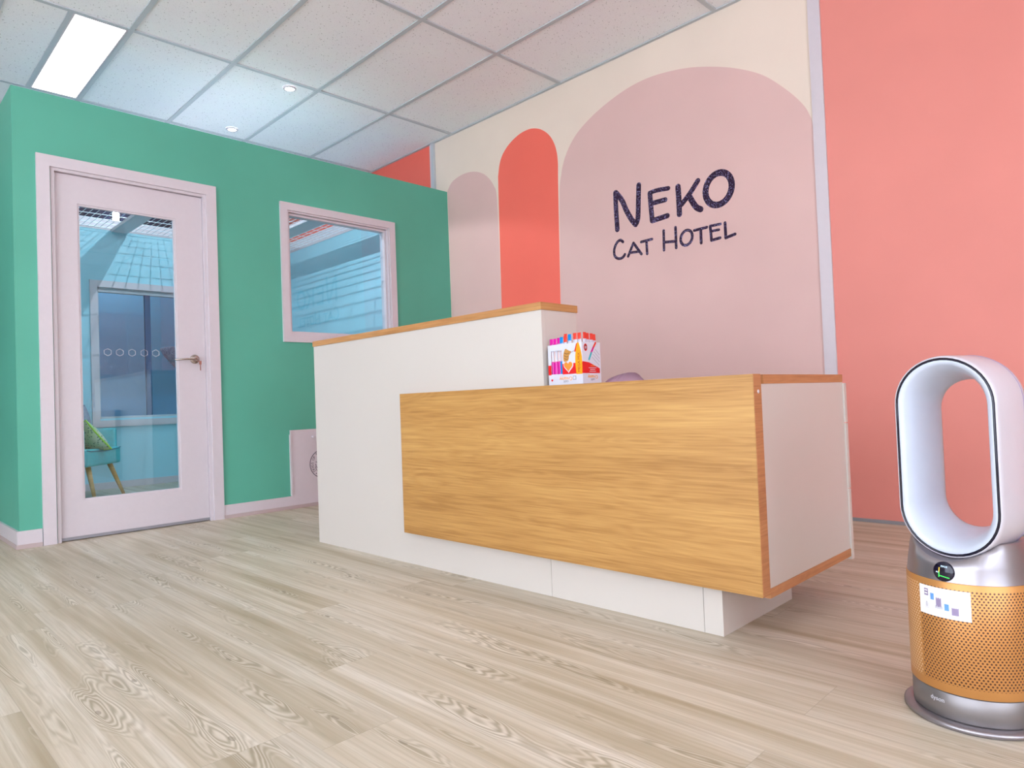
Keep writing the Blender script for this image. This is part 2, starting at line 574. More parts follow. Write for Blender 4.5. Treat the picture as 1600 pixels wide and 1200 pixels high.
def tube(bm, path, rad, seg=10, mi=0, caps=True):
    """round tube along a 3-D path; rad = radius or list"""
    path = [Vector(p) for p in path]
    n = len(path)
    rs = rad if isinstance(rad, (list, tuple)) else [rad] * n
    rings = []
    up = Vector((0, 0, 1))
    for i, p in enumerate(path):
        d = (path[min(i + 1, n - 1)] - path[max(i - 1, 0)]).normalized()
        u = up if abs(d.dot(up)) < 0.95 else Vector((1, 0, 0))
        s = d.cross(u).normalized()
        t = s.cross(d).normalized()
        rings.append([bm.verts.new(p + rs[i] * (math.cos(2 * math.pi * k / seg) * s + math.sin(2 * math.pi * k / seg) * t)) for k in range(seg)])
    for i in range(n - 1):
        for k in range(seg):
            f = bm.faces.new((rings[i][k], rings[i][(k + 1) % seg], rings[i + 1][(k + 1) % seg], rings[i + 1][k]))
            f.material_index = mi
    if caps:
        bm.faces.new(rings[0][::-1]).material_index = mi
        bm.faces.new(rings[-1]).material_index = mi


def lathe(bm, prof, seg=64, mi=0, cx=0.0, cy=0.0, a0=0.0, a1=2 * math.pi, uv=False):
    full = abs(a1 - a0 - 2 * math.pi) < 1e-6
    cols = seg if full else seg + 1
    grid = []
    for k in range(cols):
        a = a0 + (a1 - a0) * k / seg
        grid.append([bm.verts.new((cx + r * math.cos(a), cy + r * math.sin(a), z)) for r, z in prof])
    ul = bm.loops.layers.uv.verify() if uv else None
    for k in range(seg):
        k2 = (k + 1) % cols
        for j in range(len(prof) - 1):
            f = bm.faces.new((grid[k][j], grid[k2][j], grid[k2][j + 1], grid[k][j + 1]))
            f.material_index = mi
            f.smooth = True
            if uv:
                aa = a0 + (a1 - a0) * k / seg
                ab = a0 + (a1 - a0) * (k + 1) / seg
                R0 = prof[0][0]
                for lp, (an, z) in zip(f.loops, ((aa, prof[j][1]), (ab, prof[j][1]), (ab, prof[j + 1][1]), (aa, prof[j + 1][1]))):
                    lp[ul].uv = (an * R0, z)
    return grid


def text_mesh(txt, size, extrude=0.0003, font_spacing=1.0, align='CENTER'):
    """filled text as a mesh in its own XY plane"""
    c = bpy.data.curves.new('t', 'FONT')
    c.body = txt
    c.size = size
    c.extrude = extrude
    c.align_x = align
    c.space_character = font_spacing
    c.resolution_u = 3
    o = bpy.data.objects.new('t', c)
    COL.objects.link(o)
    dg = bpy.context.evaluated_depsgraph_get()
    me = bpy.data.meshes.new_from_object(o.evaluated_get(dg))
    bpy.data.objects.remove(o)
    bpy.data.curves.remove(c)
    return me


def add_text(bm, txt, size, mtx, mi=0, extrude=0.0003, sx=1.0, spacing=1.0, align='CENTER'):
    me = text_mesh(txt, size, extrude, spacing, align)
    n0 = len(bm.verts)
    nf = len(bm.faces)
    tmp = bmesh.new()
    tmp.from_mesh(me)
    for v in tmp.verts:
        v.co = mtx @ Vector((v.co.x * sx, v.co.y, v.co.z))
    m2 = bpy.data.meshes.new('t2')
    tmp.to_mesh(m2)
    tmp.free()
    bm.from_mesh(m2)
    bm.faces.ensure_lookup_table()
    for f in bm.faces[nf:]:
        f.material_index = mi
    bpy.data.meshes.remove(me)
    bpy.data.meshes.remove(m2)


XR = 7.0       # right end of the room
YF = -7.2      # front wall, with an added unseen window
XF = -2.82     # far wall of the cabin

# ================================================================== THE SETTING
# floor
boxo('floor', (-6.5, XR + 0.1, YF - 0.1, 0.1, -0.1, 0.0), M['floor'], kind='structure')

# ceiling slab (tiles) over the room and the cabin
bm = bmesh.new()
box(bm, -3.5, XR + 0.1, YF - 0.1, 0.1, H + 0.004, H + 0.08)
finish(bm, 'ceiling', M['tile'], kind='structure')
bm = bmesh.new()
box(bm, -6.5, -3.5, YF - 0.1, 0.1, H + 0.05, H + 0.12)
finish(bm, 'ceiling', M['navy'], kind='structure')

# grid of T bars
xbars = [0.1 + 1.2 * k for k in range(-3, 6)]
ybars = [-0.644 - 0.6 * k for k in range(0, 11)]
bm = bmesh.new()
for y in ybars:
    if y > YF:
        box(bm, -3.5, XR, y - 0.014, y + 0.014, H - 0.004, H + 0.003)
for x in xbars:
    if x > -3.5:
        box(bm, x - 0.014, x + 0.014, YF, 0.0, H - 0.0045, H + 0.003)
# extra bars around the slim panels, and the wall angle
for (px, py) in PANELS:
    pb = py - 0.15 if True else 0
    box(bm, px - 0.59, px + 0.59, pb - 0.012, pb + 0.012, H - 0.0042, H + 0.003)
box(bm, -3.5, XR, -0.024, -0.0005, H - 0.005, H + 0.003)
finish(bm, 'trim_1', M['tbar'], kind='structure')

# --- mural wall at y = 0
BIG = [(1.215, 0.0), (1.214, 1.383), (1.24, 2.10), (1.262, 2.27), (1.31, 2.40), (1.40, 2.512), (1.52, 2.588), (1.66, 2.645), (1.83, 2.69),
       (1.98, 2.706), (2.12, 2.698), (2.30, 2.665), (2.47, 2.608), (2.62, 2.54), (2.76, 2.452), (2.87, 2.345), (2.96, 2.235),
       (3.005, 2.15), (3.022, 2.05), (3.026, 1.62), (3.023, 0.84), (3.02, 0.0)]
CORAL = [(0.61, 0.0), (0.608, 1.412), (0.62, 2.314), (0.628, 2.46), (0.663, 2.567), (0.737, 2.640), (0.844, 2.688), (0.939, 2.702),
         (1.02, 2.692), (1.10, 2.655), (1.175, 2.585), (1.222, 2.49), (1.238, 2.38), (1.232, 2.2), (1.212, 1.383), (1.213, 0.0)]
SMALL = [(0.004, 0.0), (0.004, 2.47), (0.05, 2.52), (0.1, 2.544), (0.199, 2.561), (0.31, 2.555), (0.416, 2.522), (0.503, 2.463), (0.570, 2.376),
         (0.600, 2.268), (0.6075, 1.8), (0.6075, 0.0)]


def dense(pl):
    """smooth all but the two corners at the foot"""
    return [pl[0]] + smooth_open(pl[1:-1], 5) + [pl[-1]]


bm = bmesh.new()
box(bm, -6.5, XR + 0.1, 0.0, 0.12, 0.0, H + 0.08, 0)
wy = lambda a, b, d: (a, -d, b)
box(bm, 3.085, XR, -0.0006, 0.0, 0.0, H + 0.003, 3)
box(bm, -3.2, -0.20, -0.0006, 0.0, 2.548, H + 0.003, 2)
for pl, mi, d in ((SMALL, 1, 0.0006), (CORAL, 2, 0.0010), (BIG, 1, 0.0008)):
    prism(bm, dense(pl), wy, 0.0, d, mi)
finish(bm, 'wall_back', [M['cream'], M['rose'], M['coral'], M['salmon']], kind='structure')

# white cover strip between the mural and the salmon wall
bm = bmesh.new()
box(bm, 3.025, 3.087, -0.012, 0.0, 0.0, H)
finish(bm, 'trim_2', M['trim'], bevel=0.002, kind='structure')
# two-tone channel above the partition
bm = bmesh.new()
box(bm, -0.197, -0.165, -0.016, 0.0, 2.40, H, 0)
box(bm, -0.165, -0.140, -0.024, 0.0, 2.40, H, 1)
finish(bm, 'trim_3', [M['trim'], M['tbar']], kind='structure')
boxo('baseboard_back', (3.09, XR, -0.010, 0.0, 0.0, 0.016), M['grey_edge'], kind='structure')
boxo('baseboard_back', (0.02, 3.02, -0.012, 0.0, 0.0, 0.085), M['trim'], kind='structure')

# --- unseen right and front walls; their windows are added to let in fill daylight
bm = bmesh.new()
for b in ((XR, XR + 0.1, -2.6, 0.0, 0.0, H + 0.05), (XR, XR + 0.1, YF, -6.6, 0.0, H + 0.05),
          (XR, XR + 0.1, -6.6, -2.6, 0.0, 0.4), (XR, XR + 0.1, -6.6, -2.6, 2.7, H + 0.05)):
    box(bm, *b)
finish(bm, 'wall_right', M['cream'], kind='structure')
bm = bmesh.new()
for y in (-6.6, -5.28, -3.96, -2.66):
    box(bm, XR + 0.02, XR + 0.08, y, y + 0.06, 0.4, 2.7)
box(bm, XR + 0.02, XR + 0.08, -6.6, -2.6, 0.4, 0.46)
box(bm, XR + 0.02, XR + 0.08, -6.6, -2.6, 2.64, 2.7)
fr2 = finish(bm, 'window_added_side', M['trim'], kind='structure')  # unseen window added so daylight reaches the green wall and door
boxo('pane', (XR + 0.05, XR + 0.055, -6.54, -2.66, 0.46, 2.64), glass('added_side_glass', (0.95, 0.97, 1, 1), 1.45), fr2)
bm = bmesh.new()
for b in ((-6.5, XR, YF - 0.1, YF, 0, 0.12), (-6.5, XR, YF - 0.1, YF, 2.8, H + 0.05),
          (-6.5, 0.6, YF - 0.1, YF, 0.12, 2.8), (6.4, XR, YF - 0.1, YF, 0.12, 2.8)):
    box(bm, *b)
finish(bm, 'wall_front', M['cream'], kind='structure')
bm = bmesh.new()
for x in (0.6, 2.53, 4.46, 6.34):
    box(bm, x, x + 0.06, YF - 0.08, YF - 0.02, 0.12, 2.8)
box(bm, 0.6, 6.4, YF - 0.08, YF - 0.02, 0.12, 0.18)
box(bm, 0.6, 6.4, YF - 0.08, YF - 0.02, 2.74, 2.8)
fr = finish(bm, 'window_added_front', M['trim'], kind='structure')  # unseen shop window added for frontal daylight fill
boxo('pane', (0.66, 6.34, YF - 0.055, YF - 0.049, 0.18, 2.74), glass('added_front_glass', (0.95, 0.97, 1, 1), 1.45), fr)
boxo('wall_left', (-6.6, -6.5, YF, 0.1, 0.0, H + 0.12), M['navy'], kind='structure')

# --- green partition (x = 0 face) with door and window openings
YL = -3.012
D0, D1, DZ = -2.842, -2.008, 2.062        # door opening
W0, W1, WZ0, WZ1 = -1.462, -0.612, 1.190, 2.062   # window opening


def partition(bm, x0, x1, mi):
    box(bm, x0, x1, YL if mi == 0 else YL + 0.0502, D0, 0, HG, mi)
    box(bm, x0, x1, D0, D1, DZ, HG, mi)
    box(bm, x0, x1, D1, W0, 0, HG, mi)
    box(bm, x0, x1, W0, W1, 0, WZ0, mi)
    box(bm, x0, x1, W0, W1, WZ1, HG, mi)
    box(bm, x0, x1, W1, 0.0, 0, HG, mi)


bm = bmesh.new()
partition(bm, -0.05, 0.0, 0)
partition(bm, -0.10, -0.0502, 1)
box(bm, -0.1002, -0.0502, YL, YL + 0.05, 0, HG, 0)
finish(bm, 'wall_partition', [M['green'], M['blue']], kind='structure')
# return wall on the left of the cabin
bm = bmesh.new()
box(bm, XF - 0.1, -0.1002, YL, YL + 0.05, 0, HG, 0)
box(bm, XF, -0.1002, YL + 0.0502, YL + 0.1, 0, HG, 1)
finish(bm, 'wall_partition_side', [M['green'], M['blue']], kind='structure')
# lining of the cabin on the mural wall: blue to 2.44, white band above
bm = bmesh.new()
box(bm, XF, -0.1002, -0.012, -0.0008, 0, 2.44, 0)
box(bm, XF, -0.205, -0.016, -0.0008, 2.44, 2.548, 1)
finish(bm, 'wall_cabin_lining', [M['blue'], M['trim']], kind='structure')
# far wall of the cabin with its inner window
FW0, FW1, FZ0, FZ1 = -1.935, -0.66, 0.655, 1.895
bm = bmesh.new()
for (a, b, c, d) in ((YL, FW0, 0, 2.44), (FW1, -0.0125, 0, 2.44), (FW0, FW1, 0, FZ0), (FW0, FW1, FZ1, 2.44)):
    box(bm, XF - 0.09, XF, a if a != YL else YL + 0.1, b, c, d, 0)
box(bm, XF - 0.09, XF + 0.004, YL + 0.1, -0.0165, 2.44, 2.542, 1)
finish(bm, 'wall_cabin_far', [M['blue'], M['trim']], kind='structure')
# the next room behind it
boxo('wall_far_room', (-4.6, -4.5, YL, -0.02, 0, 2.4), M['steelblue'], kind='structure')


def architrave(bm, fx, y0, y1, z0, z1, w, t, bottom=True, mi=0):
    """flat mitred frame lying on the plane x = fx, projecting t towards +x"""
    o = [(y0, z0), (y1, z0), (y1, z1), (y0, z1)]
    i = [(y0 + w, z0 + (w if bottom else 0)), (y1 - w, z0 + (w if bottom else 0)), (y1 - w, z1 - w), (y0 + w, z1 - w)]
    sides = [(1, 2), (2, 3), (3, 0)] + ([(0, 1)] if bottom else [])
    for a, b in sides:
        prism(bm, [o[a], o[b], i[b], i[a]], lambda p, q_, d: (d, p, q_), fx, fx + t, mi)


# inner window frame on the far wall
bm = bmesh.new()
architrave(bm, XF, -1.992, -0.60, 0.577, 1.953, 0.062, 0.018)
wf = finish(bm, 'window_2', M['trim'], bevel=0.002, kind='structure')
bm = bmesh.new()
box(bm, XF - 0.07, XF - 0.02, FW0, FW0 + 0.02, FZ0, FZ1)
box(bm, XF - 0.07, XF - 0.02, FW1 - 0.02, FW1, FZ0, FZ1)
box(bm, XF - 0.07, XF - 0.02, FW0, FW1, FZ0, FZ0 + 0.02)
box(bm, XF - 0.07, XF - 0.02, FW0, FW1, FZ1 - 0.045, FZ1)
finish(bm, 'window_frame', M['tbar'], wf)
boxo('mullion', (XF - 0.06, XF - 0.03, -1.512, -1.462, FZ0 + 0.0, FZ1 - 0.03), M['darkmullion'], wf)
boxo('pane', (XF - 0.050, XF - 0.046, FW0 + 0.01, -1.513, FZ0 + 0.01, FZ1 - 0.04), M['darkglass'], wf)
boxo('pane', (XF - 0.050, XF - 0.046, -1.461, FW1 - 0.01, FZ0 + 0.01, FZ1 - 0.04), M['darkglass'], wf)

# skirtings
def skirting(name, b, b2):
    bm = bmesh.new()
    box(bm, *b)
    o = finish(bm, name, M['trim'], bevel=0.002, kind='structure')
    boxo('edging', b2, M['trim_scotia'], o, 0.001)


skirting('baseboard_left', (0.0, 0.012, -1.945, -0.012, 0.022, 0.085), (0.0, 0.016, -1.945, -0.012, 0.0, 0.022))
skirting('baseboard_left', (0.0, 0.012, YL - 0.012, -2.912, 0.022, 0.092), (0.0, 0.016, YL - 0.016, -2.912, 0.0, 0.022))
skirting('baseboard_side', (XF, 0.0, YL - 0.012, YL, 0.022, 0.092), (XF, 0.0, YL - 0.016, YL, 0.0, 0.022))
boxo('baseboard_far', (XF, XF + 0.012, YL + 0.1, -0.02, 0.0, 0.062), M['trim'], kind='structure', bevel=0.002)

# --- window in the green wall
bm = bmesh.new()
architrave(bm, 0.0, -1.512, -0.561, 1.142, 2.111, 0.052, 0.018)
w1 = finish(bm, 'window_3', M['trim'], bevel=0.002, kind='structure')
bm = bmesh.new()
# stepped reveal: outer lining then glazing bead
for (dx0, dx1, in0) in ((-0.10, 0.006, 0.0), (-0.075, -0.018, 0.016)):
    a0, a1, b0, b1 = W0 + in0, W1 - in0, WZ0 + in0, WZ1 - in0
    t = 0.014
    box(bm, dx0, dx1, a0, a0 + t, b0, b1)
    box(bm, dx0, dx1, a1 - t, a1, b0, b1)
    box(bm, dx0, dx1, a0 + t, a1 - t, b0, b0 + t)
    box(bm, dx0, dx1, a0 + t, a1 - t, b1 - t, b1)
finish(bm, 'window_frame', M['trim'], w1, bevel=0.0015)
boxo('pane', (-0.050, -0.045, W0 + 0.028, W1 - 0.028, WZ0 + 0.028, WZ1 - 0.028), M['glass'], w1)

# --- glazed door in the green wall
bm = bmesh.new()
architrave(bm, 0.0, -2.909, -1.947, 0.0, 2.122, 0.062, 0.018, bottom=False)
arch = finish(bm, 'door_1', M['trim'], bevel=0.002, kind='structure')
bm = bmesh.new()
J = 0.018
for x0, x1, ins in ((-0.10, 0.004, 0.0), (-0.10, -0.058, J)):
    box(bm, x0, x1, D0 + ins, D0 + ins + J, 0.0, DZ - ins)
    box(bm, x0, x1, D1 - ins - J, D1 - ins, 0.0, DZ - ins)
    box(bm, x0, x1, D0 + ins + J, D1 - ins - J, DZ - ins - J, DZ - ins)
finish(bm, 'door_frame', M['trim'], arch, bevel=0.0015)
# the leaf: stiles and rails around one tall pane
L0, L1, LZ0, LZ1 = D0 + J + 0.002, D1 - J - 0.002, 0.012, DZ - J - 0.003
G0, G1, GZ0, GZ1 = -2.712, -2.188, 0.214, 1.884
bm = bmesh.new()
lx0, lx1 = -0.056, -0.018
o = [(L0, LZ0), (L1, LZ0), (L1, LZ1), (L0, LZ1)]
i = [(G0, GZ0), (G1, GZ0), (G1, GZ1), (G0, GZ1)]
box(bm, lx0, lx1, L0, G0, LZ0, LZ1)
box(bm, lx0, lx1, G1, L1, LZ0, LZ1)
box(bm, lx0, lx1, G0, G1, LZ0, GZ0)
box(bm, lx0, lx1, G0, G1, GZ1, LZ1)
leaf = finish(bm, 'door_leaf', M['trim'], arch)
bm = bmesh.new()
architrave(bm, -0.046, G0, G1, GZ0, GZ1, 0.010, 0.022)
finish(bm, 'glazing_bead', M['trim'], leaf, bevel=0.002)
boxo('glass_pane', (-0.040, -0.035, G0 + 0.004, G1 - 0.004, GZ0 + 0.004, GZ1 - 0.004), M['glass'], leaf)
boxo('bottom_seal', (-0.054, -0.012, L0, L1, 0.004, 0.020), M['grey_edge'], leaf)
# row of hexagon outlines on the pane
for yc in (-2.571, -2.508, -2.443, -2.377, -2.313):
    bm = bmesh.new()
    for k in range(6):
        a, b = math.pi / 2 + k * math.pi / 3, math.pi / 2 + (k + 1) * math.pi / 3
        r0, r1 = 0.0215, 0.0201
        prism(bm, [(yc + r0 * math.cos(a), 1.048 + r0 * math.sin(a)), (yc + r0 * math.cos(b), 1.048 + r0 * math.sin(b)),
                   (yc + r1 * math.cos(b), 1.048 + r1 * math.sin(b)), (yc + r1 * math.cos(a), 1.048 + r1 * math.sin(a))],
              lambda p, q_, d: (d, p, q_), -0.0348, -0.0343)
    finish(bm, 'hexagon_decal', M['etch'], leaf)
# lever handle
hy, hz = -2.094, 1.014
bm = bmesh.new()
rings = [(0.0, 0.0), (0.026, 0.0), (0.0285, 0.002), (0.0285, 0.006), (0.026, 0.009), (0.012, 0.011), (0.0, 0.011)]
for k in range(32):
    pass
g = lathe(bm, rings, 32)
bmesh.ops.remove_doubles(bm, verts=bm.verts, dist=1e-5)
bmesh.ops.transform(bm, matrix=Matrix.Translation((lx1, hy, hz)) @ Matrix.Rotation(math.pi / 2, 4, 'Y'), verts=bm.verts)
rose = finish(bm, 'door_handle', M['chrome'], leaf, smooth=True)
bm = bmesh.new()
tube(bm, [(lx1 + 0.008, hy, hz), (lx1 + 0.042, hy, hz), (lx1 + 0.050, hy - 0.008, hz), (lx1 + 0.052, hy - 0.03, hz - 0.001),
          (lx1 + 0.052, hy - 0.080, hz - 0.004), (lx1 + 0.050, hy - 0.132, hz - 0.007)], [0.010, 0.0095, 0.009, 0.0075, 0.0065, 0.0055], 12)
finish(bm, 'lever', M['chrome'], rose, smooth=True)
bm = bmesh.new()
box(bm, lx1 + 0.011, lx1 + 0.030, hy + 0.0, hy + 0.002, hz - 0.012, hz + 0.004)
box(bm, lx1 + 0.030, lx1 + 0.0325, hy + 0.016, hy + 0.030, hz - 0.035, hz - 0.012)
box(bm, lx1 + 0.030, lx1 + 0.0325, hy + 0.021, hy + 0.026, hz - 0.072, hz - 0.035)
box(bm, lx1 + 0.014, lx1 + 0.032, hy + 0.019, hy + 0.021, hz - 0.014, hz - 0.010)
finish(bm, 'key', M['chrome'], rose, bevel=0.0006)

# ================================================================== CEILING LIGHTS
for n, (px, py) in enumerate(PANELS):
    e = empty('ceiling_light', (px, py, H))
    if n == 0:
        tag(e, 'long white LED ceiling panel glowing above the green wall by the door', 'light', 'slim LED panels in the tiled ceiling')
    else:  # unseen panels added to brighten the room and the cabin
        tag(e, ['', 'added slim LED fill panel, unseen, out over the floor left of the desk', 'added slim LED fill panel, unseen, out over the floor in front of the air purifier',
                'added slim LED fill panel, unseen, behind the viewer on the right', 'added slim LED fill panel, unseen, nearest the front wall',
                'added slim LED fill panel, unseen, by the right wall', 'added slim LED panel, unseen, brightening the cabin through the mesh roof, nearer the mural wall', 'added slim LED panel, unseen, brightening the cabin through the mesh roof, nearer the cabin end wall'][n], 'light', 'slim LED panels in the tiled ceiling')
    bm = bmesh.new()
    for b in ((-0.588, 0.588, -0.138, -0.128, -0.004, 0.003), (-0.588, 0.588, 0.128, 0.138, -0.004, 0.003),
              (-0.588, -0.578, -0.128, 0.128, -0.004, 0.003), (0.578, 0.588, -0.128, 0.128, -0.004, 0.003)):
        box(bm, *b)
    finish(bm, 'frame', M['trim'], e)
    boxo('diffuser', (-0.578, 0.578, -0.128, 0.128, -0.002, 0.002), M['panel'], e)


def downlight(x, y, label, power, cone, tilt):
    e = empty('downlight', (x, y, H))
    tag(e, label, 'light', 'small round downlights above the green wall')
    bm = bmesh.new()
    lathe(bm, [(0.030, -0.001), (0.032, -0.006), (0.042, -0.005), (0.046, 0.0), (0.046, 0.003)], 32)
    finish(bm, 'bezel', M['trim'], e, smooth=True)
    bm = bmesh.new()
    lathe(bm, [(0.0005, -0.003), (0.030, -0.003), (0.030, 0.002)], 24)
    finish(bm, 'lens', M['lampface'], e)
    lo = down_lamp(0, 0, power, cone, tilt)
    lo.location = (0, 0, -0.012)
    lo.parent = e


downlight(DOWNLIGHTS[0][0], DOWNLIGHTS[0][1], 'small bright round downlight nearer the mural, one tile in from the green wall', DOWN_POWER * 0.7, 128, 0)
downlight(DOWNLIGHTS[1][0], DOWNLIGHTS[1][1], 'small bright round downlight just above the top edge of the green wall', DOWN_POWER * 1.4, 156, 11)

# far light seen through the door glass and the roof mesh
e = empty('ceiling_light', (-4.27, -1.362, H + 0.05), math.radians(-14.8))
tag(e, 'distant bright ceiling panel seen through the door glass and roof mesh', 'light')
boxo('frame', (-0.24, 0.24, -0.036, 0.036, -0.008, 0.0), M['trim'], e)
boxo('diffuser', (-0.23, 0.23, -0.028, 0.028, -0.012, -0.0085), emit('far_panel', (0.9, 0.97, 1.0), 220.0), e)
e = empty('downlight', (-4.15, -1.80, H + 0.05))
tag(e, 'distant round downlight seen through the top left of the door glass', 'light')
bm = bmesh.new()
lathe(bm, [(0.0005, -0.006), (0.045, -0.006), (0.05, 0.0)], 24)
finish(bm, 'lens', M['lampface'], e)

# ================================================================== WIRE MESH ROOF OF THE CABIN
bm = bmesh.new()
zr = 2.457
x = XF + 0.02
while x < -0.11:
    box(bm, x - 0.002, x + 0.002, YL, -0.02, zr, zr + 0.003)
    x += 0.15
y = YL + 0.02
while y < -0.02:
    box(bm, XF, -0.1005, y - 0.002, y + 0.002, zr + 0.003, zr + 0.006)
    y += 0.05
mesh_o = finish(bm, 'wire_mesh_roof', M['wire'])
tag(mesh_o, 'fine rectangular wire mesh stretched over the top of the green cabin', 'mesh')
for (y0, y1, lab) in ((-1.80, -1.66, 'flat white roof beam crossing above the glazed door'),
                      (-0.54, -0.36, 'flat white roof beam seen at the top of the window in the green wall')):
    b = boxo('roof_beam', (XF + 0.006, -0.102, y0, y1, 2.428, 2.4555), M['trim'], bevel=0.001)
    tag(b, lab, 'beam', 'white beams carrying the mesh roof')

# ================================================================== WALL LETTERING
GLY = [    # stroke centre lines in metres on the wall (x, z) with their widths
    ('N', [([(1.7284, 2.0371), (1.7291, 1.9139), (1.7324, 1.7903)], 0.033), ([(1.7336, 2.0358), (1.7789, 1.9737), (1.8094, 1.9029), (1.8465, 1.8349), (1.8786, 1.7938)], 0.034), ([(1.8786, 1.7938), (1.8968, 1.8275), (1.9064, 1.9366), (1.9142, 2.0418)], 0.033)]),
    ('E', [([(1.9958, 1.9692), (1.9993, 1.8806), (2.0045, 1.7919)], 0.032), ([(1.9959, 1.9719), (2.0484, 1.9747), (2.1304, 1.9673)], 0.026), ([(2.0131, 1.9013), (2.1056, 1.9014)], 0.029), ([(2.0052, 1.7904), (2.1158, 1.7982)], 0.031)]),
    ('K', [([(2.1989, 1.9602), (2.2011, 1.8675), (2.2009, 1.7894)], 0.034), ([(2.3351, 1.9624), (2.2794, 1.9001), (2.2178, 1.8451)], 0.03), ([(2.2701, 1.8893), (2.3127, 1.8121), (2.3457, 1.7864)], 0.034)]),
    ('O', 'ring', [(2.5487, 1.87), (2.5498, 1.8939), (2.5452, 1.9171), (2.5355, 1.9379), (2.521, 1.9549), (2.5029, 1.967), (2.4821, 1.9734), (2.4603, 1.9735), (2.4387, 1.9673), (2.4189, 1.9551), (2.4024, 1.9377), (2.3903, 1.9163), (2.3834, 1.8924), (2.3823, 1.8677), (2.3872, 1.844), (2.3975, 1.8228), (2.4126, 1.8058), (2.4313, 1.794), (2.4523, 1.7883), (2.4743, 1.7889), (2.4955, 1.7957), (2.5148, 1.8083), (2.5307, 1.8257), (2.5422, 1.8467)], 0.036),
    ('C', [([(1.7735, 1.6997), (1.7511, 1.7153), (1.7218, 1.701), (1.7006, 1.6621), (1.7028, 1.6188), (1.7321, 1.5958), (1.7649, 1.5971), (1.7846, 1.6148)], 0.0155)]),
    ('A', [([(1.8092, 1.5971), (1.8552, 1.677), (1.913, 1.5939)], 0.015), ([(1.8254, 1.6181), (1.8984, 1.6132)], 0.014)]),
    ('T', [([(1.9145, 1.6719), (1.997, 1.6745)], 0.0145), ([(1.9551, 1.6716), (1.9565, 1.5875)], 0.015)]),
    ('H', [([(2.0845, 1.7113), (2.0814, 1.5879)], 0.0145), ([(2.1694, 1.7139), (2.1684, 1.5866)], 0.015), ([(2.0847, 1.6372), (2.1637, 1.6286)], 0.0145)]),
    ('O', 'ring', [(2.2814, 1.6317), (2.282, 1.6434), (2.2798, 1.6546), (2.2752, 1.6644), (2.2682, 1.6723), (2.2595, 1.6777), (2.2496, 1.6802), (2.2391, 1.6797), (2.2288, 1.6761), (2.2194, 1.6697), (2.2115, 1.6609), (2.2057, 1.6503), (2.2024, 1.6387), (2.2018, 1.6268), (2.204, 1.6155), (2.2088, 1.6056), (2.2159, 1.5977), (2.2247, 1.5924), (2.2347, 1.59), (2.2452, 1.5907), (2.2554, 1.5944), (2.2647, 1.6009), (2.2725, 1.6097), (2.2781, 1.6202)], 0.015),
    ('T', [([(2.2969, 1.6686), (2.3809, 1.6707)], 0.0145), ([(2.3404, 1.6655), (2.3393, 1.5844)], 0.015)]),
    ('E', [([(2.4027, 1.6732), (2.4075, 1.5867)], 0.0145), ([(2.4027, 1.6732), (2.4693, 1.6719)], 0.0135), ([(2.4053, 1.6414), (2.4569, 1.6404)], 0.0135), ([(2.4075, 1.5867), (2.4626, 1.5912)], 0.0145)]),
    ('L', [([(2.4977, 1.6722), (2.4988, 1.5841), (2.5564, 1.5945)], 0.015)]),
]
GLY = [(g[0], 'ring', g[2], g[3] * (1.08 if g[3] > 0.02 else 1.2)) if g[1] == 'ring' else
       (g[0], [(p, w * (1.08 if w > 0.02 else 1.2)) for p, w in g[1]]) for g in GLY]
sign = empty('wall_lettering', (2.1, -0.001, 1.5))
tag(sign, 'dark purple glitter lettering NEKO CAT HOTEL on the big pink arch', 'sign')
for g in GLY:
    bm = bmesh.new()
    off = 0.0
    if g[1] == 'ring':
        pts, w = smooth_closed(g[2], 2), g[3]
        cxm = sum(p[0] for p in pts) / 48
        cym = sum(p[1] for p in pts) / 48
        for k in range(48):
            p, q_ = pts[k], pts[(k + 1) % 48]
            def off_pt(p, h):
                d = math.hypot(p[0] - cxm, p[1] - cym)
                s = (d + h) / d
                return (cxm + (p[0] - cxm) * s, cym + (p[1] - cym) * s)
            prism(bm, [off_pt(p, w / 2), off_pt(q_, w / 2), off_pt(q_, -w / 2), off_pt(p, -w / 2)],
                  lambda a, b, d: (a - 2.1, -d, b - 1.5), -0.0003, 0.0012)
        bmesh.ops.remove_doubles(bm, verts=bm.verts, dist=1e-5)
    else:
        for pts, w in g[1]:
            wp = list(pts)
            if g[0] not in ('A', 'L'):
                wp = smooth_open(wp, 6)
            for pa in ([wp] if g[0] not in ('A', 'L') else [wp[i_:i_ + 2] for i_ in range(len(wp) - 1)]):
                prism(bm, stroke_outline(pa, w), lambda a, b, d: (a - 2.1, -d, b - 1.5), -0.0003, 0.0012 + off)
                off += 0.00012
    bmesh.ops.recalc_face_normals(bm, faces=bm.faces)
    finish(bm, 'letter', M['glitter'], sign)

# ================================================================== CAT FLAP PANEL
cf = empty('pet_flap_panel', (0.0, -1.20, 0.06))
tag(cf, 'white board with round pet logo on the green wall, half behind the desk', 'panel')
bm = bmesh.new()
box(bm, 0.001, 0.013, -0.285, 0.20, 0.025, 0.475)
finish(bm, 'board', M['trim'], cf, bevel=0.001)
boxo('side_guide', (0.0, 0.019, -0.290, -0.279, 0.03, 0.445), M['trim'], cf, 0.001)
boxo('side_guide', (0.0, 0.019, 0.195, 0.206, 0.03, 0.445), M['trim'], cf, 0.001)
bm = bmesh.new()
box(bm, 0.012, 0.038, -0.128, 0.07, 0.414, 0.426)
box(bm, 0.012, 0.016, -0.128, 0.07, 0.414, 0.434)
finish(bm, 'pull', M['trim'], cf, bevel=0.001)
bm = bmesh.new()
LY, LZ, LR = -0.048, 0.228, 0.100
pa = lambda p, q_, d: (d, p, q_)
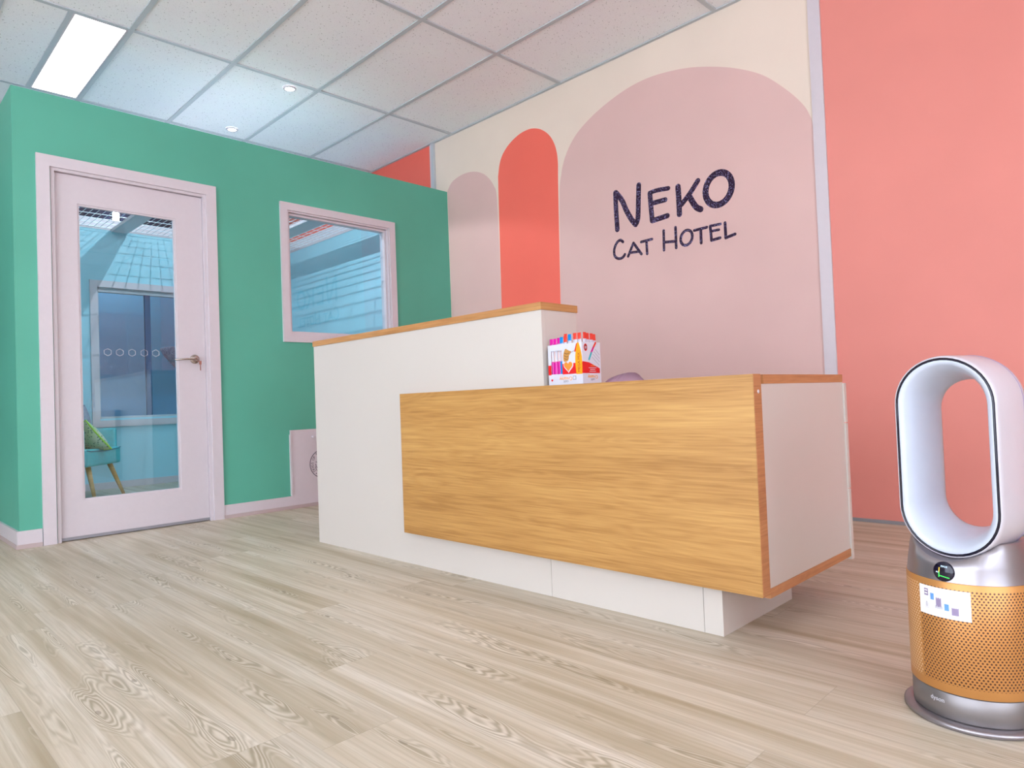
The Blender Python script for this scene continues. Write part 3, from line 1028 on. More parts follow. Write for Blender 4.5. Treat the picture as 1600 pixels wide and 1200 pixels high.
for r0, r1 in ((LR, LR - 0.0048),):
    for k in range(48):
        a, b = 2 * math.pi * k / 48, 2 * math.pi * (k + 1) / 48
        if r0 < LR and 15 < k < 17:
            continue
        prism(bm, [(LY + r * math.cos(t), LZ + r * math.sin(t)) for r, t in ((r0, a), (r0, b), (r1, b), (r1, a))], pa, 0.0128, 0.0136, 0) if r0 == LR else None
def ring_char(ch, ang, inward=False):
    r = LR - 0.0280 if not inward else LR - 0.0100
    t = math.radians(ang)
    py_, pz_ = LY + r * math.cos(t), LZ + r * math.sin(t)
    rot = t - math.pi / 2 if not inward else t + math.pi / 2
    m = Matrix(((0, 0, 1, 0.0132), (1, 0, 0, py_), (0, 1, 0, pz_), (0, 0, 0, 1))) @ Matrix.Rotation(rot, 4, 'Z')
    add_text(bm, ch, 0.0265, m, 0, 0.0003)
for ch, ang in zip('DOGS OF THE', (213, 200, 187, 174, 162, 153, 142, 134, 124, 112, 101)):
    if ch != ' ':
        ring_char(ch, ang)
for ch, ang in zip('BO', (252, 265)):
    ring_char(ch, ang, True)
for ang in (232,):
    t = math.radians(ang)
    c0 = (LY + (LR - 0.016) * math.cos(t), LZ + (LR - 0.016) * math.sin(t))
    star = [(c0[0] + (0.006 if k % 2 == 0 else 0.0026) * math.sin(k * math.pi / 5), c0[1] + (0.006 if k % 2 == 0 else 0.0026) * math.cos(k * math.pi / 5)) for k in range(10)]
    prism(bm, star, pa, 0.0128, 0.0136, 0)
# seated dog outline with a raised hand under it
dog = [(-0.012, 0.050), (-0.022, 0.044), (-0.020, 0.022), (-0.028, 0.010), (-0.030, -0.010), (-0.022, -0.026), (0.030, -0.028), (0.034, 0.0),
       (0.026, 0.014), (0.024, 0.040), (0.012, 0.048), (0.0, 0.050)]
dl = [(a * 1.2, b * 1.2) for a, b in smooth_closed(dog, 4)]
prism(bm, [(LY + a, LZ + b) for a, b in dl], pa, 0.0128, 0.0131, 1)
for k in range(len(dl)):
    p, q_ = dl[k], dl[(k + 1) % len(dl)]
    prism(bm, stroke_outline([(LY + p[0], LZ + p[1]), (LY + q_[0], LZ + q_[1])], 0.0022), pa, 0.0128, 0.0136, 0)
for s in ([(-0.045, 0.012), (-0.036, 0.010), (-0.026, -0.010), (-0.012, -0.018)], [(-0.046, 0.0), (-0.040, -0.016), (-0.028, -0.030), (-0.008, -0.036), (0.02, -0.036)],
          [(-0.048, -0.014), (-0.040, -0.034), (-0.020, -0.048), (0.015, -0.050)], [(-0.006, -0.004), (-0.016, -0.012), (-0.010, -0.020)],
          [(-0.020, 0.048), (-0.024, 0.054), (-0.014, 0.054)]):
    prism(bm, stroke_outline([(LY + a * 1.2, LZ + b * 1.2) for a, b in smooth_open(s, 4)], 0.0038), pa, 0.0128, 0.01365, 0)
prism(bm, [(LY + a, LZ + b) for a, b in ((-0.042, -0.030), (0.02, -0.034), (0.02, -0.046), (-0.026, -0.044))], pa, 0.0128, 0.0131, 2)
prism(bm, [(LY - 0.006 + 0.003 * math.cos(k), LZ + 0.032 + 0.003 * math.sin(k)) for k in [j * math.pi / 4 for j in range(8)]], pa, 0.0128, 0.01366, 0)
finish(bm, 'logo_print', [M['logo_ink'], M['logo_fill'], M['logo_grey']], cf)

# ================================================================== RECEPTION DESK
DX0, DX1, DXR = 1.215, 2.795, 3.435     # tall part, then plinth end
DYF = -1.956
desk = empty('reception_desk', (2.4, -1.65, 0.0))
tag(desk, 'white reception desk with golden oak front panel and raised counter', 'desk')


def dk(name, b, mat, bevel=0.001, parent=None):
    o = boxo(name, tuple(v - s for v, s in zip(b, (2.4, 2.4, -1.65, -1.65, 0, 0))), mat, parent or desk, bevel)
    return o


dk('tall_front_panel', (DX0, DX1, DYF, DYF + 0.018, 0.0, 0.994), M['desk'])
dk('end_panel', (DX0, DX0 + 0.025, DYF + 0.0182, -1.35, 0.0, 0.70), M['desk'])
dk('hutch_side', (DX0, DX0 + 0.025, DYF + 0.0182, -1.766, 0.7001, 0.994), M['desk'])
dk('hutch_side', (DX1 - 0.018, DX1, DYF + 0.0182, -1.766, 0.7262, 0.994), M['desk'])
dk('hutch_back', (DX0 + 0.0252, DX1 - 0.0182, -1.784, -1.766, 0.7262, 0.994), M['desk'])
dk('hutch_top', (DX0 - 0.004, DX1 + 0.003, DYF - 0.004, -1.760, 0.9942, 1.0205), M['oak_edge'], 0.0012)
# plinth under the low half
dk('plinth_front', (DX1 + 0.0015, 3.3755, DYF, DYF + 0.018, 0.0, 0.128), M['desk'])
dk('plinth_end', (3.3770, DXR, DYF, -1.499, 0.0, 0.128), M['desk'])
dk('plinth_back', (DX1 + 0.0015, 3.3755, -1.517, -1.499, 0.0, 0.128), M['desk'])
# floating low half
XB = 3.575
dk('worktop', (DX0 + 0.0252, XB - 0.001, DYF + 0.0185, -1.352, 0.7002, 0.7255), M['oak_edge_y'], 0.001)
dk('bottom_board', (DX1 + 0.0015, XB, DYF + 0.0005, -1.352, 0.130, 0.155), M['oak_edge_y'], 0.001)
dk('side_panel', (XB - 0.020, XB - 0.002, DYF + 0.0005, -1.352, 0.1552, 0.7000), M['desk'], 0.0006)
dk('inner_side', (DX1 + 0.0015, DX1 + 0.020, DYF + 0.0185, -1.352, 0.1552, 0.7000), M['desk'], 0.0006)
fp = dk('oak_front_panel', (2.008, XB, -2.001, DYF - 0.0005, 0.142, 0.7265), M['oak'], 0.0008)
dk('oak_end_edge', (XB + 0.0002, XB + 0.0012, -2.0, DYF - 0.001, 0.1425, 0.726), M['oak_edge_y'], 0.0)
bm = bmesh.new()
lathe(bm, [(0.0002, 0.0016), (0.0045, 0.0014), (0.0055, 0.0)], 20)
bmesh.ops.transform(bm, matrix=Matrix.Translation((XB + 0.0012 - 2.4, -1.975 + 1.65, 0.680)) @ Matrix.Rotation(math.pi / 2, 4, 'Y'), verts=bm.verts)
finish(bm, 'cap', M['trim'], desk, smooth=True)
for z0, z1 in ((0.568, 0.697), (0.352, 0.565), (0.120, 0.349)):
    d = dk('drawer', (3.08, XB + 0.003, -1.3515, -1.334, z0, z1), M['desk'])
    boxo('drawer_pull', (3.25 - 2.4, 3.40 - 2.4, -1.3338 + 1.65, -1.322 + 1.65, (z0 + z1) / 2 - 0.006, (z0 + z1) / 2 + 0.006), M['chrome'], d, 0.002)
dk('pedestal_side', (3.08, 3.098, DYF + 0.0185, -1.352, 0.1552, 0.70), M['desk'])

# ================================================================== PINK CHAIR BEHIND THE DESK
ch = empty('desk_chair', (2.31, -0.98, 0.0))
tag(ch, 'pink shell chair behind the desk, only its rounded back top showing', 'chair')
bm = bmesh.new()
nu, nv = 18, 14
grid = []
for j in range(nv + 1):
    t = j / nv
    row = []
    for i_ in range(nu + 1):
        s = -1 + 2 * i_ / nu
        if t < 0.45:                 # seat
            k = t / 0.45
            hw = 0.19 + 0.02 * math.sin(k * math.pi)
            x_, y_, z_ = s * hw, -0.22 + 0.36 * k, 0.455 + 0.03 * s * s + 0.015 * (1 - k) ** 3 * -1
        else:                        # back
            k = (t - 0.45) / 0.55
            hw = 0.205 * (1 - 0.08 * k) * math.sqrt(max(0.0, 1 - max(0, (k - 0.55) / 0.45) ** 2.2 * 0.72))
            x_, y_, z_ = s * hw, 0.14 + 0.09 * k - 0.05 * s * s, 0.47 + 0.335 * k - 0.028 * k * s * s
        row.append(bm.verts.new((x_, y_, z_)))
    grid.append(row)
for j in range(nv):
    for i_ in range(nu):
        bm.faces.new((grid[j][i_], grid[j][i_ + 1], grid[j + 1][i_ + 1], grid[j + 1][i_])).smooth = True
bmesh.ops.solidify(bm, geom=list(bm.faces), thickness=0.012)
finish(bm, 'shell', M['pinkchair'], ch, smooth=True)
for sx in (-1, 1):
    for sy in (-1, 1):
        bm = bmesh.new()
        tube(bm, [(sx * 0.12, sy * 0.11, 0.445), (sx * 0.21, sy * 0.20, 0.0)], [0.016, 0.010], 12)
        finish(bm, 'leg', M['beech'], ch, smooth=True)

# ================================================================== TREATS BOX ON THE LOW COUNTER
TX, TY, TZ = 2.812, -1.948, 0.7265
TW, TD, TH = 0.156, 0.094, 0.166
tb = empty('treat_display_box', (TX, TY, TZ), math.radians(-2.0))
tag(tb, 'open white and red cat treat display box standing on the low counter', 'box')
fxz = lambda a, b, d: (a, -d, b)         # front face, d outwards
bm = bmesh.new()
T = 0.0015
# walls of the open carton (window hole in the front left)
wx0, wx1, wz0, wz1 = 0.014, 0.066, 0.038, 0.118
for b in ((0, wx0, 0, T, 0, TH * 0.84), (wx1, TW, 0, T, 0, TH * 0.84), (wx0, wx1, 0, T, 0, wz0), (wx0, wx1, 0, T, wz1, TH * 0.84),
          (0, T, T, TD - T, 0, TH * 0.84), (TW - T, TW, T, TD - T, 0, TH * 0.84), (0, TW, TD - T, TD, 0, TH * 0.84), (T, TW - T, T, TD - T, 0.0, T)):
    box(bm, *b)
finish(bm, 'carton', M['card'], tb)
bm = bmesh.new()
# red field (front and wrapped on the side)
E_ = 0.0004
box(bm, 0.0, wx0, -E_, 0, 0.036, 0.070, 0)
box(bm, wx1, TW, -E_, 0, 0.036, 0.072, 0)
yx = lambda a, b, d: (TW + d, a, b)      # right side face
b2 = bmesh.new()
prism(b2, [(0.0, 0.036), (TD * 0.93, 0.036), (TD * 0.93, 0.052), (TD * 0.35, 0.072), (0.0, 0.076)], yx, 0.0, E_, 0)
# heart biscuit with white edge
def heart(s, cx_, cz_):
    out = []
    for k in range(40):
        t = 2 * math.pi * k / 40
        out.append((cx_ + s * 16 * math.sin(t) ** 3 / 17, cz_ + s * (13 * math.cos(t) - 5 * math.cos(2 * t) - 2 * math.cos(3 * t) - math.cos(4 * t)) / 17))
    return out
prism(bm, heart(0.0235, 0.094, 0.062), fxz, 0.0, 0.0008, 1)
prism(bm, heart(0.0200, 0.093, 0.063), fxz, 0.0, 0.0012, 2)
# tabby head in profile licking upwards (plain shape)
cat = smooth_closed([(0.074, 0.080), (0.072, 0.098), (0.076, 0.112), (0.083, 0.122), (0.090, 0.119), (0.100, 0.114), (0.108, 0.111), (0.104, 0.104), (0.098, 0.098),
                     (0.096, 0.088), (0.090, 0.080)], 4)
prism(bm, cat, fxz, 0.0, 0.0007, 4)
for q0 in ([(0.078, 0.108), (0.088, 0.104), (0.098, 0.106)], [(0.077, 0.099), (0.086, 0.094), (0.094, 0.095)], [(0.077, 0.090), (0.084, 0.086), (0.090, 0.087)]):
    prism(bm, stroke_outline(q0, 0.0026), fxz, 0.0, 0.0010, 5)
prism(bm, stroke_outline([(0.106, 0.108), (0.124, 0.113)], 0.0018), fxz, 0.0, 0.0009, 7)
# sachet tip above the orange shape
prism(bm, [(0.122, 0.110), (0.132, 0.136), (0.138, 0.138), (0.130, 0.108)], fxz, 0.0, 0.0009, 6)
# orange pointed shape with MEGA MIX reading upwards
mega = smooth_open([(0.129, 0.034), (0.126, 0.070), (0.128, 0.105), (0.140, 0.140), (0.152, 0.105), (0.1555, 0.070), (0.154, 0.034)], 5)
prism(bm, mega, fxz, 0.0, 0.0011, 3)
rot = Matrix(((0, -1, 0, 0.1463), (0, 0, -1, -0.0012), (1, 0, 0, 0.073), (0, 0, 0, 1)))
add_text(bm, 'MEGA MIX', 0.0150, rot, 8, 0.0002, 0.92)
# round badge and the fan of sticks on the side
prism(b2, [(0.018 + 0.0085 * math.cos(k * math.pi / 12), 0.122 + 0.0125 * math.sin(k * math.pi / 12)) for k in range(24)], yx, 0.0, E_, 0)
prism(b2, [(0.018 + 0.0065 * math.cos(k * math.pi / 12), 0.122 + 0.0100 * math.sin(k * math.pi / 12)) for k in range(24)], yx, 0.0, E_ * 1.5, 8)
sm = Matrix(((0, 0, 1, TW + 0.0008), (1, 0, 0, 0.018), (0, 1, 0, 0.1175), (0, 0, 0, 1)))
add_text(b2, '80', 0.0120, sm, 1, 0.0002, 0.8)
for (a0_, b0_, a1_, b1_, w, mi) in ((0.034, 0.082, 0.046, 0.104, 0.0075, 9), (0.045, 0.103, 0.057, 0.121, 0.0075, 10), (0.056, 0.119, 0.070, 0.138, 0.0075, 11),
                                    (0.050, 0.090, 0.086, 0.062, 0.0012, 7), (0.054, 0.100, 0.088, 0.074, 0.0012, 7), (0.060, 0.108, 0.088, 0.086, 0.0012, 7),
                                    (0.068, 0.116, 0.088, 0.098, 0.0012, 7)):
    prism(b2, stroke_outline([(a0_, b0_), (a1_, b1_)], w), yx, 0.0, E_, mi)
for k, (zz, ww) in enumerate(((0.0600, 0.020), (0.0530, 0.040), (0.0470, 0.026), (0.0410, 0.034))):
    box(b2, TW, TW + 0.0008, 0.05 - ww / 2, 0.05 + ww / 2, zz, zz + 0.0016, 3 if k == 0 else 1)
# folded lower flap: the words are upside down
b3 = bmesh.new()
up = Matrix(((-1, 0, 0, 0.080), (0, 0, -1, -0.0006), (0, -1, 0, 0.027), (0, 0, 0, 1)))
add_text(b3, 'Creamy', 0.0185, up, 12, 0.0002)
up = Matrix(((-1, 0, 0, 0.080), (0, 0, -1, -0.0006), (0, -1, 0, 0.0155), (0, 0, 0, 1)))
add_text(b3, 'catit', 0.0140, up, 7, 0.0002)
ups = Matrix(((0, 0, 1, TW + 0.0006), (-1, 0, 0, 0.050), (0, -1, 0, 0.029), (0, 0, 0, 1)))
add_text(b2, 'Creamy', 0.0175, ups, 12, 0.0002, 0.9)
ups = Matrix(((0, 0, 1, TW + 0.0006), (-1, 0, 0, 0.050), (0, -1, 0, 0.018), (0, 0, 0, 1)))
add_text(b2, 'catit', 0.0125, ups, 7, 0.0002)
prism(b3, heart(0.0050, 0.016, 0.018), fxz, 0.0, 0.0006, 0)
box(b3, 0.112, 0.126, -0.0006, 0, 0.016, 0.029, 7)
box(b3, 0.114, 0.124, -0.0008, 0, 0.018, 0.027, 1)
# torn perforation line near the rim
random.seed(4)
for k in range(26):
    xx = 0.003 + k * 0.0058
    zz = 0.138 + 0.010 * k / 26 + random.uniform(-0.0016, 0.0016)
    box(bm, xx, xx + random.uniform(0.002, 0.0045), -0.0006, 0, zz, zz + 0.0011, 7)
finish(bm, 'carton_print', [M['card_red'], M['card'], M['card_biscuit'], M['card_orange'], M['card_tan'], M['card_brown'], M['foil_red'], M['card_grey'],
                            M['card_ink'], M['foil_teal'], M['foil_pink'], M['foil_red'], M['card_orange']], tb)
finish(b2, 'side_print', list(bpy.data.objects['carton_print'].data.materials), tb)
finish(b3, 'flap_print', list(bpy.data.objects['carton_print'].data.materials), tb)


def sachet(x, y, z, w, h, foil, side, label):
    e = empty('treat_sachet', (0, 0, 0))
    e.matrix_world = Matrix.Translation((TX, TY, TZ)) @ Matrix.Rotation(math.radians(-2.0), 4, 'Z') @ Matrix.Translation((x, y, z)) @ Matrix.Rotation(math.pi / 2 * side, 4, 'Z')
    tag(e, label, 'treat sachet', 'stick sachets standing in the treat display box')
    bm = bmesh.new()
    n = 8
    prof = [(0.0, 0.0006), (0.006, 0.0012), (0.02, 0.0034), (h * 0.5, 0.0040), (h - 0.022, 0.0034), (h - 0.010, 0.0010), (h, 0.0005)]
    rows = []
    for zz, tt in prof:
        rows.append([bm.verts.new((w / 2 * math.cos(2 * math.pi * k / 12), tt * math.sin(2 * math.pi * k / 12), zz)) for k in range(12)])
    for j in range(len(rows) - 1):
        for k in range(12):
            bm.faces.new((rows[j][k], rows[j][(k + 1) % 12], rows[j + 1][(k + 1) % 12], rows[j + 1][k])).material_index = 0 if (prof[j][0] < h * 0.44 or prof[j][0] >= h - 0.023) else 1
    bm.faces.new(rows[0][::-1])
    bm.faces.new(rows[-1])
    finish(bm, 'wrapper', [foil, M['foil_white']], e, smooth=False)
    bm = bmesh.new()
    m = Matrix(((0, -1, 0, 0.003), (0, 0, -1, -0.0042), (1, 0, 0, h * 0.60), (0, 0, 0, 1)))
    add_text(bm, 'Creamy', 0.012, m, 0, 0.0002)
    finish(bm, 'print', M['foil_text'], e)


SAC = [(0.0110, 0.0085, 0.158, 0, 'foil_pink', 'leftmost magenta-tipped treat sachet in the display box'),
       (0.0275, 0.0085, 0.158, 0, 'foil_pink', 'second magenta-tipped treat sachet from the left in the display box'),
       (0.0430, 0.0110, 0.160, 0, 'foil_pink', 'magenta-tipped treat sachet beside the leftmost blue one'),
       (0.0580, 0.0085, 0.161, 0, 'foil_blue', 'leftmost blue-tipped treat sachet in the display box'),
       (0.0740, 0.0110, 0.164, 0, 'foil_red', 'orange-red-tipped treat sachet between the two blue-tipped ones'),
       (0.0960, 0.0085, 0.167, 0, 'foil_blue', 'blue-tipped treat sachet above the cat picture on the box'),
       (0.1200, 0.0085, 0.169, 0, 'foil_red', 'red-tipped treat sachet left of the MEGA MIX point'),
       (0.1370, 0.0110, 0.169, 0, 'foil_red', 'red-tipped treat sachet at the front right corner of the box'),
       (0.1490, 0.0240, 0.170, 1, 'foil_red', 'red-tipped treat sachet frontmost along the right side of the box'),
       (0.1465, 0.0410, 0.168, 1, 'foil_red', 'red-tipped treat sachet second along the right side of the box'),
       (0.1490, 0.0580, 0.167, 1, 'foil_red', 'red-tipped treat sachet third along the right side of the box'),
       (0.1465, 0.0750, 0.165, 1, 'foil_red', 'red-tipped treat sachet at the back right of the box')]
for sx, sy, hh, side, mt, lab in SAC:
    sachet(sx, sy, 0.0035, 0.0160, hh, M[mt], side, lab)
sachet(0.0640, 0.0240, 0.0035, 0.0160, 0.172, M['foil_red'], 0, 'pinkish red treat sachet standing behind the blue-tipped one')

# ================================================================== AIR PURIFIER
PX, PY = 4.043, -2.035
AZ = math.radians(-104.0)
pu = empty('air_purifier', (PX, PY, 0.0), AZ)       # local +X is the front
tag(pu, 'white, silver and gold bladeless fan air purifier on the floor', 'air purifier')
bm = bmesh.new()
lathe(bm, [(0.0005, 0.0), (0.126, 0.0), (0.130, 0.003), (0.130, 0.009), (0.127, 0.0115), (0.112, 0.013), (0.0005, 0.013)], 96)
finish(bm, 'base_plate', M['nickel'], pu)
bm = bmesh.new()
lathe(bm, [(0.0005, 0.0132), (0.111, 0.0132), (0.1125, 0.016), (0.1125, 0.064), (0.1105, 0.066), (0.0005, 0.066)], 96)
base = finish(bm, 'base_drum', M['nickel_dark'], pu)
bm = bmesh.new()
def cyl_text(bm, txt, size, ang0, z, R_, mi, sx=1.0):
    me = text_mesh(txt, size, 0.0002)
    tmp = bmesh.new()
    tmp.from_mesh(me)
    for v in tmp.verts:
        a = ang0 + v.co.x * sx / R_
        rr = R_ + v.co.z + 0.0002
        v.co = (rr * math.cos(a), rr * math.sin(a), z + v.co.y)
    m2 = bpy.data.meshes.new('t2')
    tmp.to_mesh(m2)
    tmp.free()
    nf = len(bm.faces)
    bm.from_mesh(m2)
    bm.faces.ensure_lookup_table()
    for f in bm.faces[nf:]:
        f.material_index = mi
cyl_text(bm, 'dyson', 0.0125, -0.171, 0.0435, 0.1126, 0)
finish(bm, 'brand_mark', M['lab_grey'], base)
bm = bmesh.new()
lathe(bm, [(0.1135, 0.067), (0.1145, 0.0685), (0.1145, 0.2855), (0.1135, 0.287)], 144, a0=-math.pi, a1=math.pi, uv=True)
bmesh.ops.remove_doubles(bm, verts=bm.verts, dist=1e-6)
shroud = finish(bm, 'perforated_shroud', M['perf'], pu)
bm = bmesh.new()
lathe(bm, [(0.1080, 0.0662), (0.1080, 0.2868)], 64)
finish(bm, 'filter_core', M['card_brown'], pu)
bm = bmesh.new()
prof = [(0.1130, 0.2872), (0.1125, 0.289), (0.1095, 0.315), (0.1050, 0.345), (0.1010, 0.362), (0.0980, 0.366), (0.0005, 0.366)]
lathe(bm, prof, 96)
# saddle: press the top down where the loop sits
for v in bm.verts:
    if v.co.z > 0.30:
        lim = 0.427 - math.sqrt(max(0.0, 0.102 ** 2 - min(abs(v.co.y - 0.003), 0.1019) ** 2)) + 0.002
        if abs(v.co.x) < 0.2:
            v.co.z = min(v.co.z, max(lim, 0.3195))
finish(bm, 'top_cone', M['nickel'], pu, smooth=True)

# the loop: a swept stadium ring
def stadium(r, sh=0.0, n=24, zt=0.739, zb=0.327, rout=0.100):
    zc1, zc0 = zt - rout - sh, zb + rout + sh
    pts = []
    for k in range(n + 1):
        a = math.pi * k / n
        pts.append((0.003 + r * math.cos(a), zc1 + r * math.sin(a)))
    for k in range(n + 1):
        a = math.pi + math.pi * k / n
        pts.append((0.003 + r * math.cos(a), zc0 + r * math.sin(a)))
    return pts
def loft(bm, prof):
    """prof = list of (radius, depth x, vertical inset)"""
    rings = []
    for r, x_, sh in prof:
        rings.append([bm.verts.new((x_, p[0], p[1])) for p in stadium(r, sh)])
    for A, B in zip(rings, rings[1:]):
        n = len(A)
        for k in range(n):
            f = bm.faces.new((A[k], A[(k + 1) % n], B[(k + 1) % n], B[k]))
            f.smooth = True
    bmesh.ops.recalc_face_normals(bm, faces=bm.faces)
bm = bmesh.new()
xf, xb = 0.077, -0.048
loft(bm, [(0.0955, xb, 0), (0.0985, xb + 0.004, 0), (0.1000, xb + 0.014, 0), (0.1006, 0.015, 0), (0.1000, xf - 0.010, 0), (0.0988, xf - 0.003, 0), (0.0970, xf, 0),
          (0.0955, xf - 0.0003, 0)])
loop = finish(bm, 'loop_shell', M['abs'], pu)
bm = bmesh.new()
loft(bm, [(0.0955, xf - 0.0003, 0), (0.0952, xf - 0.0022, 0), (0.0908, xf - 0.0022, 0), (0.0905, xf - 0.0005, 0)])
finish(bm, 'air_slot', M['gloss_black'], loop)
bm = bmesh.new()
loft(bm, [(0.0905, xf - 0.0005, 0), (0.0890, xf, 0), (0.0825, xf - 0.002, 0), (0.0800, xf - 0.006, 0), (0.0745, xf - 0.018, 0.002), (0.0700, xf - 0.036, 0.004),
          (0.0660, xf - 0.065, 0.008), (0.0635, xb + 0.020, 0.012), (0.0630, xb + 0.008, 0.013), (0.0650, xb, 0.012), (0.075, xb - 0.001, 0.005), (0.0900, xb - 0.001, 0)])
finish(bm, 'loop_throat', M['abs_in'], loop)
bm = bmesh.new()
loft(bm, [(0.0900, xb - 0.001, 0), (0.0905, xb + 0.003, 0), (0.0940, xb + 0.003, 0), (0.0955, xb, 0)])
finish(bm, 'rear_slot', M['lab_purple'], loop)
bm = bmesh.new()
loft(bm, [(0.1003, xb + 0.017, 0), (0.1011, xb + 0.0175, 0), (0.1011, xb + 0.0190, 0), (0.1003, xb + 0.0195, 0)])
finish(bm, 'rear_seam', M['lab_purple'], loop)
# round display on the cone
bm = bmesh.new()
nrm = Vector((0.985, 0, 0.12)).normalized()
DC = Vector((0.1112, 0.0058, 0.3066))
zax = nrm
yax = Vector((0, 0, 1)) - nrm * nrm.z
yax.normalize()
xax = yax.cross(zax)
dm = Matrix((( xax.x, yax.x, zax.x, DC.x), (xax.y, yax.y, zax.y, DC.y), (xax.z, yax.z, zax.z, DC.z), (0, 0, 0, 1)))
lathe(bm, [(0.0002, 0.0016), (0.0180, 0.0016), (0.0192, 0.0008), (0.0196, -0.004)], 40)
bmesh.ops.transform(bm, matrix=dm, verts=bm.verts)
disp = finish(bm, 'round_display', M['gloss_black'], pu, smooth=False)
bm = bmesh.new()
def dpr(pts, mi):
    prism(bm, pts, lambda a, b, d: tuple(dm @ Vector((a, b, d))), 0.0014, 0.0020, mi)
dpr(stroke_outline([(-0.0078, -0.0110), (-0.0078, -0.001)], 0.0016), 0)
dpr(stroke_outline([(-0.0078, -0.0085), (0.0115, -0.0110)], 0.0015), 0)
dpr(stroke_outline([(-0.0078, -0.001), (-0.0074, 0.0065)], 0.0016), 1)
add_text(bm, 'AQ', 0.0042, dm @ Matrix.Translation((-0.0105, -0.0035, 0.0018)), 2, 0.0001)
add_text(bm, 'PM10', 0.0054, dm @ Matrix.Translation((0.0015, 0.0080, 0.0018)), 2, 0.0001)
finish(bm, 'screen_graph', [M['screen_g'], M['screen_y'], M['screen_w']], disp)
# sticker wrapped on the shroud
def cyl_patch(bm, a0, a1, z0, z1, R_, mi, n=12, skew=0.0):
    t = 0.0006
    A, B, C_, D_ = [], [], [], []
    for k in range(n + 1):
        a = a0 + (a1 - a0) * k / n
        dz = skew * k / n
        for lst, rr, zz in ((A, R_, z0), (B, R_, z1), (C_, R_ + t, z1), (D_, R_ + t, z0)):
            lst.append(bm.verts.new((rr * math.cos(a), rr * math.sin(a), zz + dz)))
    for k in range(n):
        for P, Q in ((A, B), (B, C_), (C_, D_), (D_, A)):
            f = bm.faces.new((P[k], P[k + 1], Q[k + 1], Q[k]))
            f.material_index = mi
    for k in (0, n):
        bm.faces.new((A[k], B[k], C_[k], D_[k])).material_index = mi
    bmesh.ops.recalc_face_normals(bm, faces=bm.faces)
RS = 0.1147
ST0, ST1, SZ0, SZ1 = -0.407, 0.447, 0.2150, 0.2727
bm = bmesh.new()
cyl_patch(bm, ST0, ST1, SZ0, SZ1, RS, 0, 16)
stk = finish(bm, 'sticker', M['paper'], pu)
bm = bmesh.new()
def sp(a, z, w, h, mi, R_=RS + 0.0006):
    """little product shape: a = angle fraction 0..1, z fraction 0..1"""
    aa = ST0 + (ST1 - ST0) * a
    zz = SZ0 + (SZ1 - SZ0) * z
    cyl_patch(bm, aa - w / 2 / RS, aa + w / 2 / RS, zz - h / 2, zz + h / 2, R_, mi, 3)
sp(0.17, 0.77, 0.0085, 0.014, 0)
sp(0.17, 0.73, 0.0060, 0.002, 4, RS + 0.0010)
sp(0.17, 0.83, 0.0060, 0.002, 4, RS + 0.0010)
sp(0.30, 0.66, 0.0070, 0.013, 1)
sp(0.43, 0.76, 0.0125, 0.016, 3)
sp(0.43, 0.50, 0.0100, 0.018, 0)
sp(0.43, 0.33, 0.0150, 0.006, 2)
sp(0.58, 0.38, 0.0080, 0.013, 1)
sp(0.58, 0.53, 0.0060, 0.004, 3)
sp(0.73, 0.28, 0.0120, 0.015, 0)
sp(0.73, 0.43, 0.0090, 0.004, 3)
sp(0.19, 0.30, 0.0110, 0.012, 3)
sp(0.18, 0.36, 0.0030, 0.010, 2, RS + 0.0010)
finish(bm, 'sticker_print', [M['lab_purple'], M['lab_blue'], M['lab_grey'], M['lab_faint'], M['paper']], stk)

# ================================================================== INSIDE THE CABIN
P0 = Vector((-1.90, -2.225, 0))
P1 = Vector((-2.22, -1.925, 0))
az = math.atan2(P1.y - P0.y, P1.x - P0.x)      # along the front edge, near corner to far corner
# local frame: +X along the front edge, +Y towards the back of the seat
ac = empty('armchair', (P0.x, P0.y, 0.0), az)
tag(ac, 'small teal upholstered armchair on splayed wooden legs behind the door glass', 'armchair')
AW, AD = 0.50, 0.46


def soft_box(name, b, mat, parent, r=0.03, segs=3):
    bm = bmesh.new()
    box(bm, *b)
    bmesh.ops.bevel(bm, geom=list(bm.edges), offset=r, segments=segs, affect='EDGES', profile=0.6)
    return finish(bm, name, mat, parent, smooth=True)
# front edge runs from local x=0 to x=AW-ish; back towards -? the seat lies to the left of the edge direction
sgn = 1
soft_box('seat', (-0.06, 0.445, 0.0, AD, 0.275, 0.415), M['teal'], ac, 0.022)
bm = bmesh.new()
tube(bm, [(-0.05, 0.004, 0.408), (0.0, 0.000, 0.400), (0.2, -0.003, 0.392), (0.40, 0.0, 0.402), (0.44, 0.004, 0.410)], 0.005, 8)
finish(bm, 'piping', M['teal_dark'], ac, smooth=True)
soft_box('armrest', (0.405, 0.450, 0.03, AD, 0.34, 0.575), M['teal'], ac, 0.02)
soft_box('armrest', (-0.065, -0.020, 0.03, AD, 0.34, 0.575), M['teal'], ac, 0.02)
soft_box('backrest', (-0.065, 0.450, AD - 0.04, AD + 0.05, 0.30, 0.80), M['teal'], ac, 0.025)
for (lx, ly, fx, fy) in ((0.05, 0.06, -0.01, -0.03), (0.36, 0.06, 0.42, -0.03), (0.05, 0.40, -0.01, 0.46), (0.36, 0.40, 0.42, 0.46)):
    bm = bmesh.new()
    tube(bm, [(lx, ly, 0.29), (fx, fy, 0.0)], [0.021, 0.012], 14)
    finish(bm, 'leg', M['beech'], ac, smooth=True)


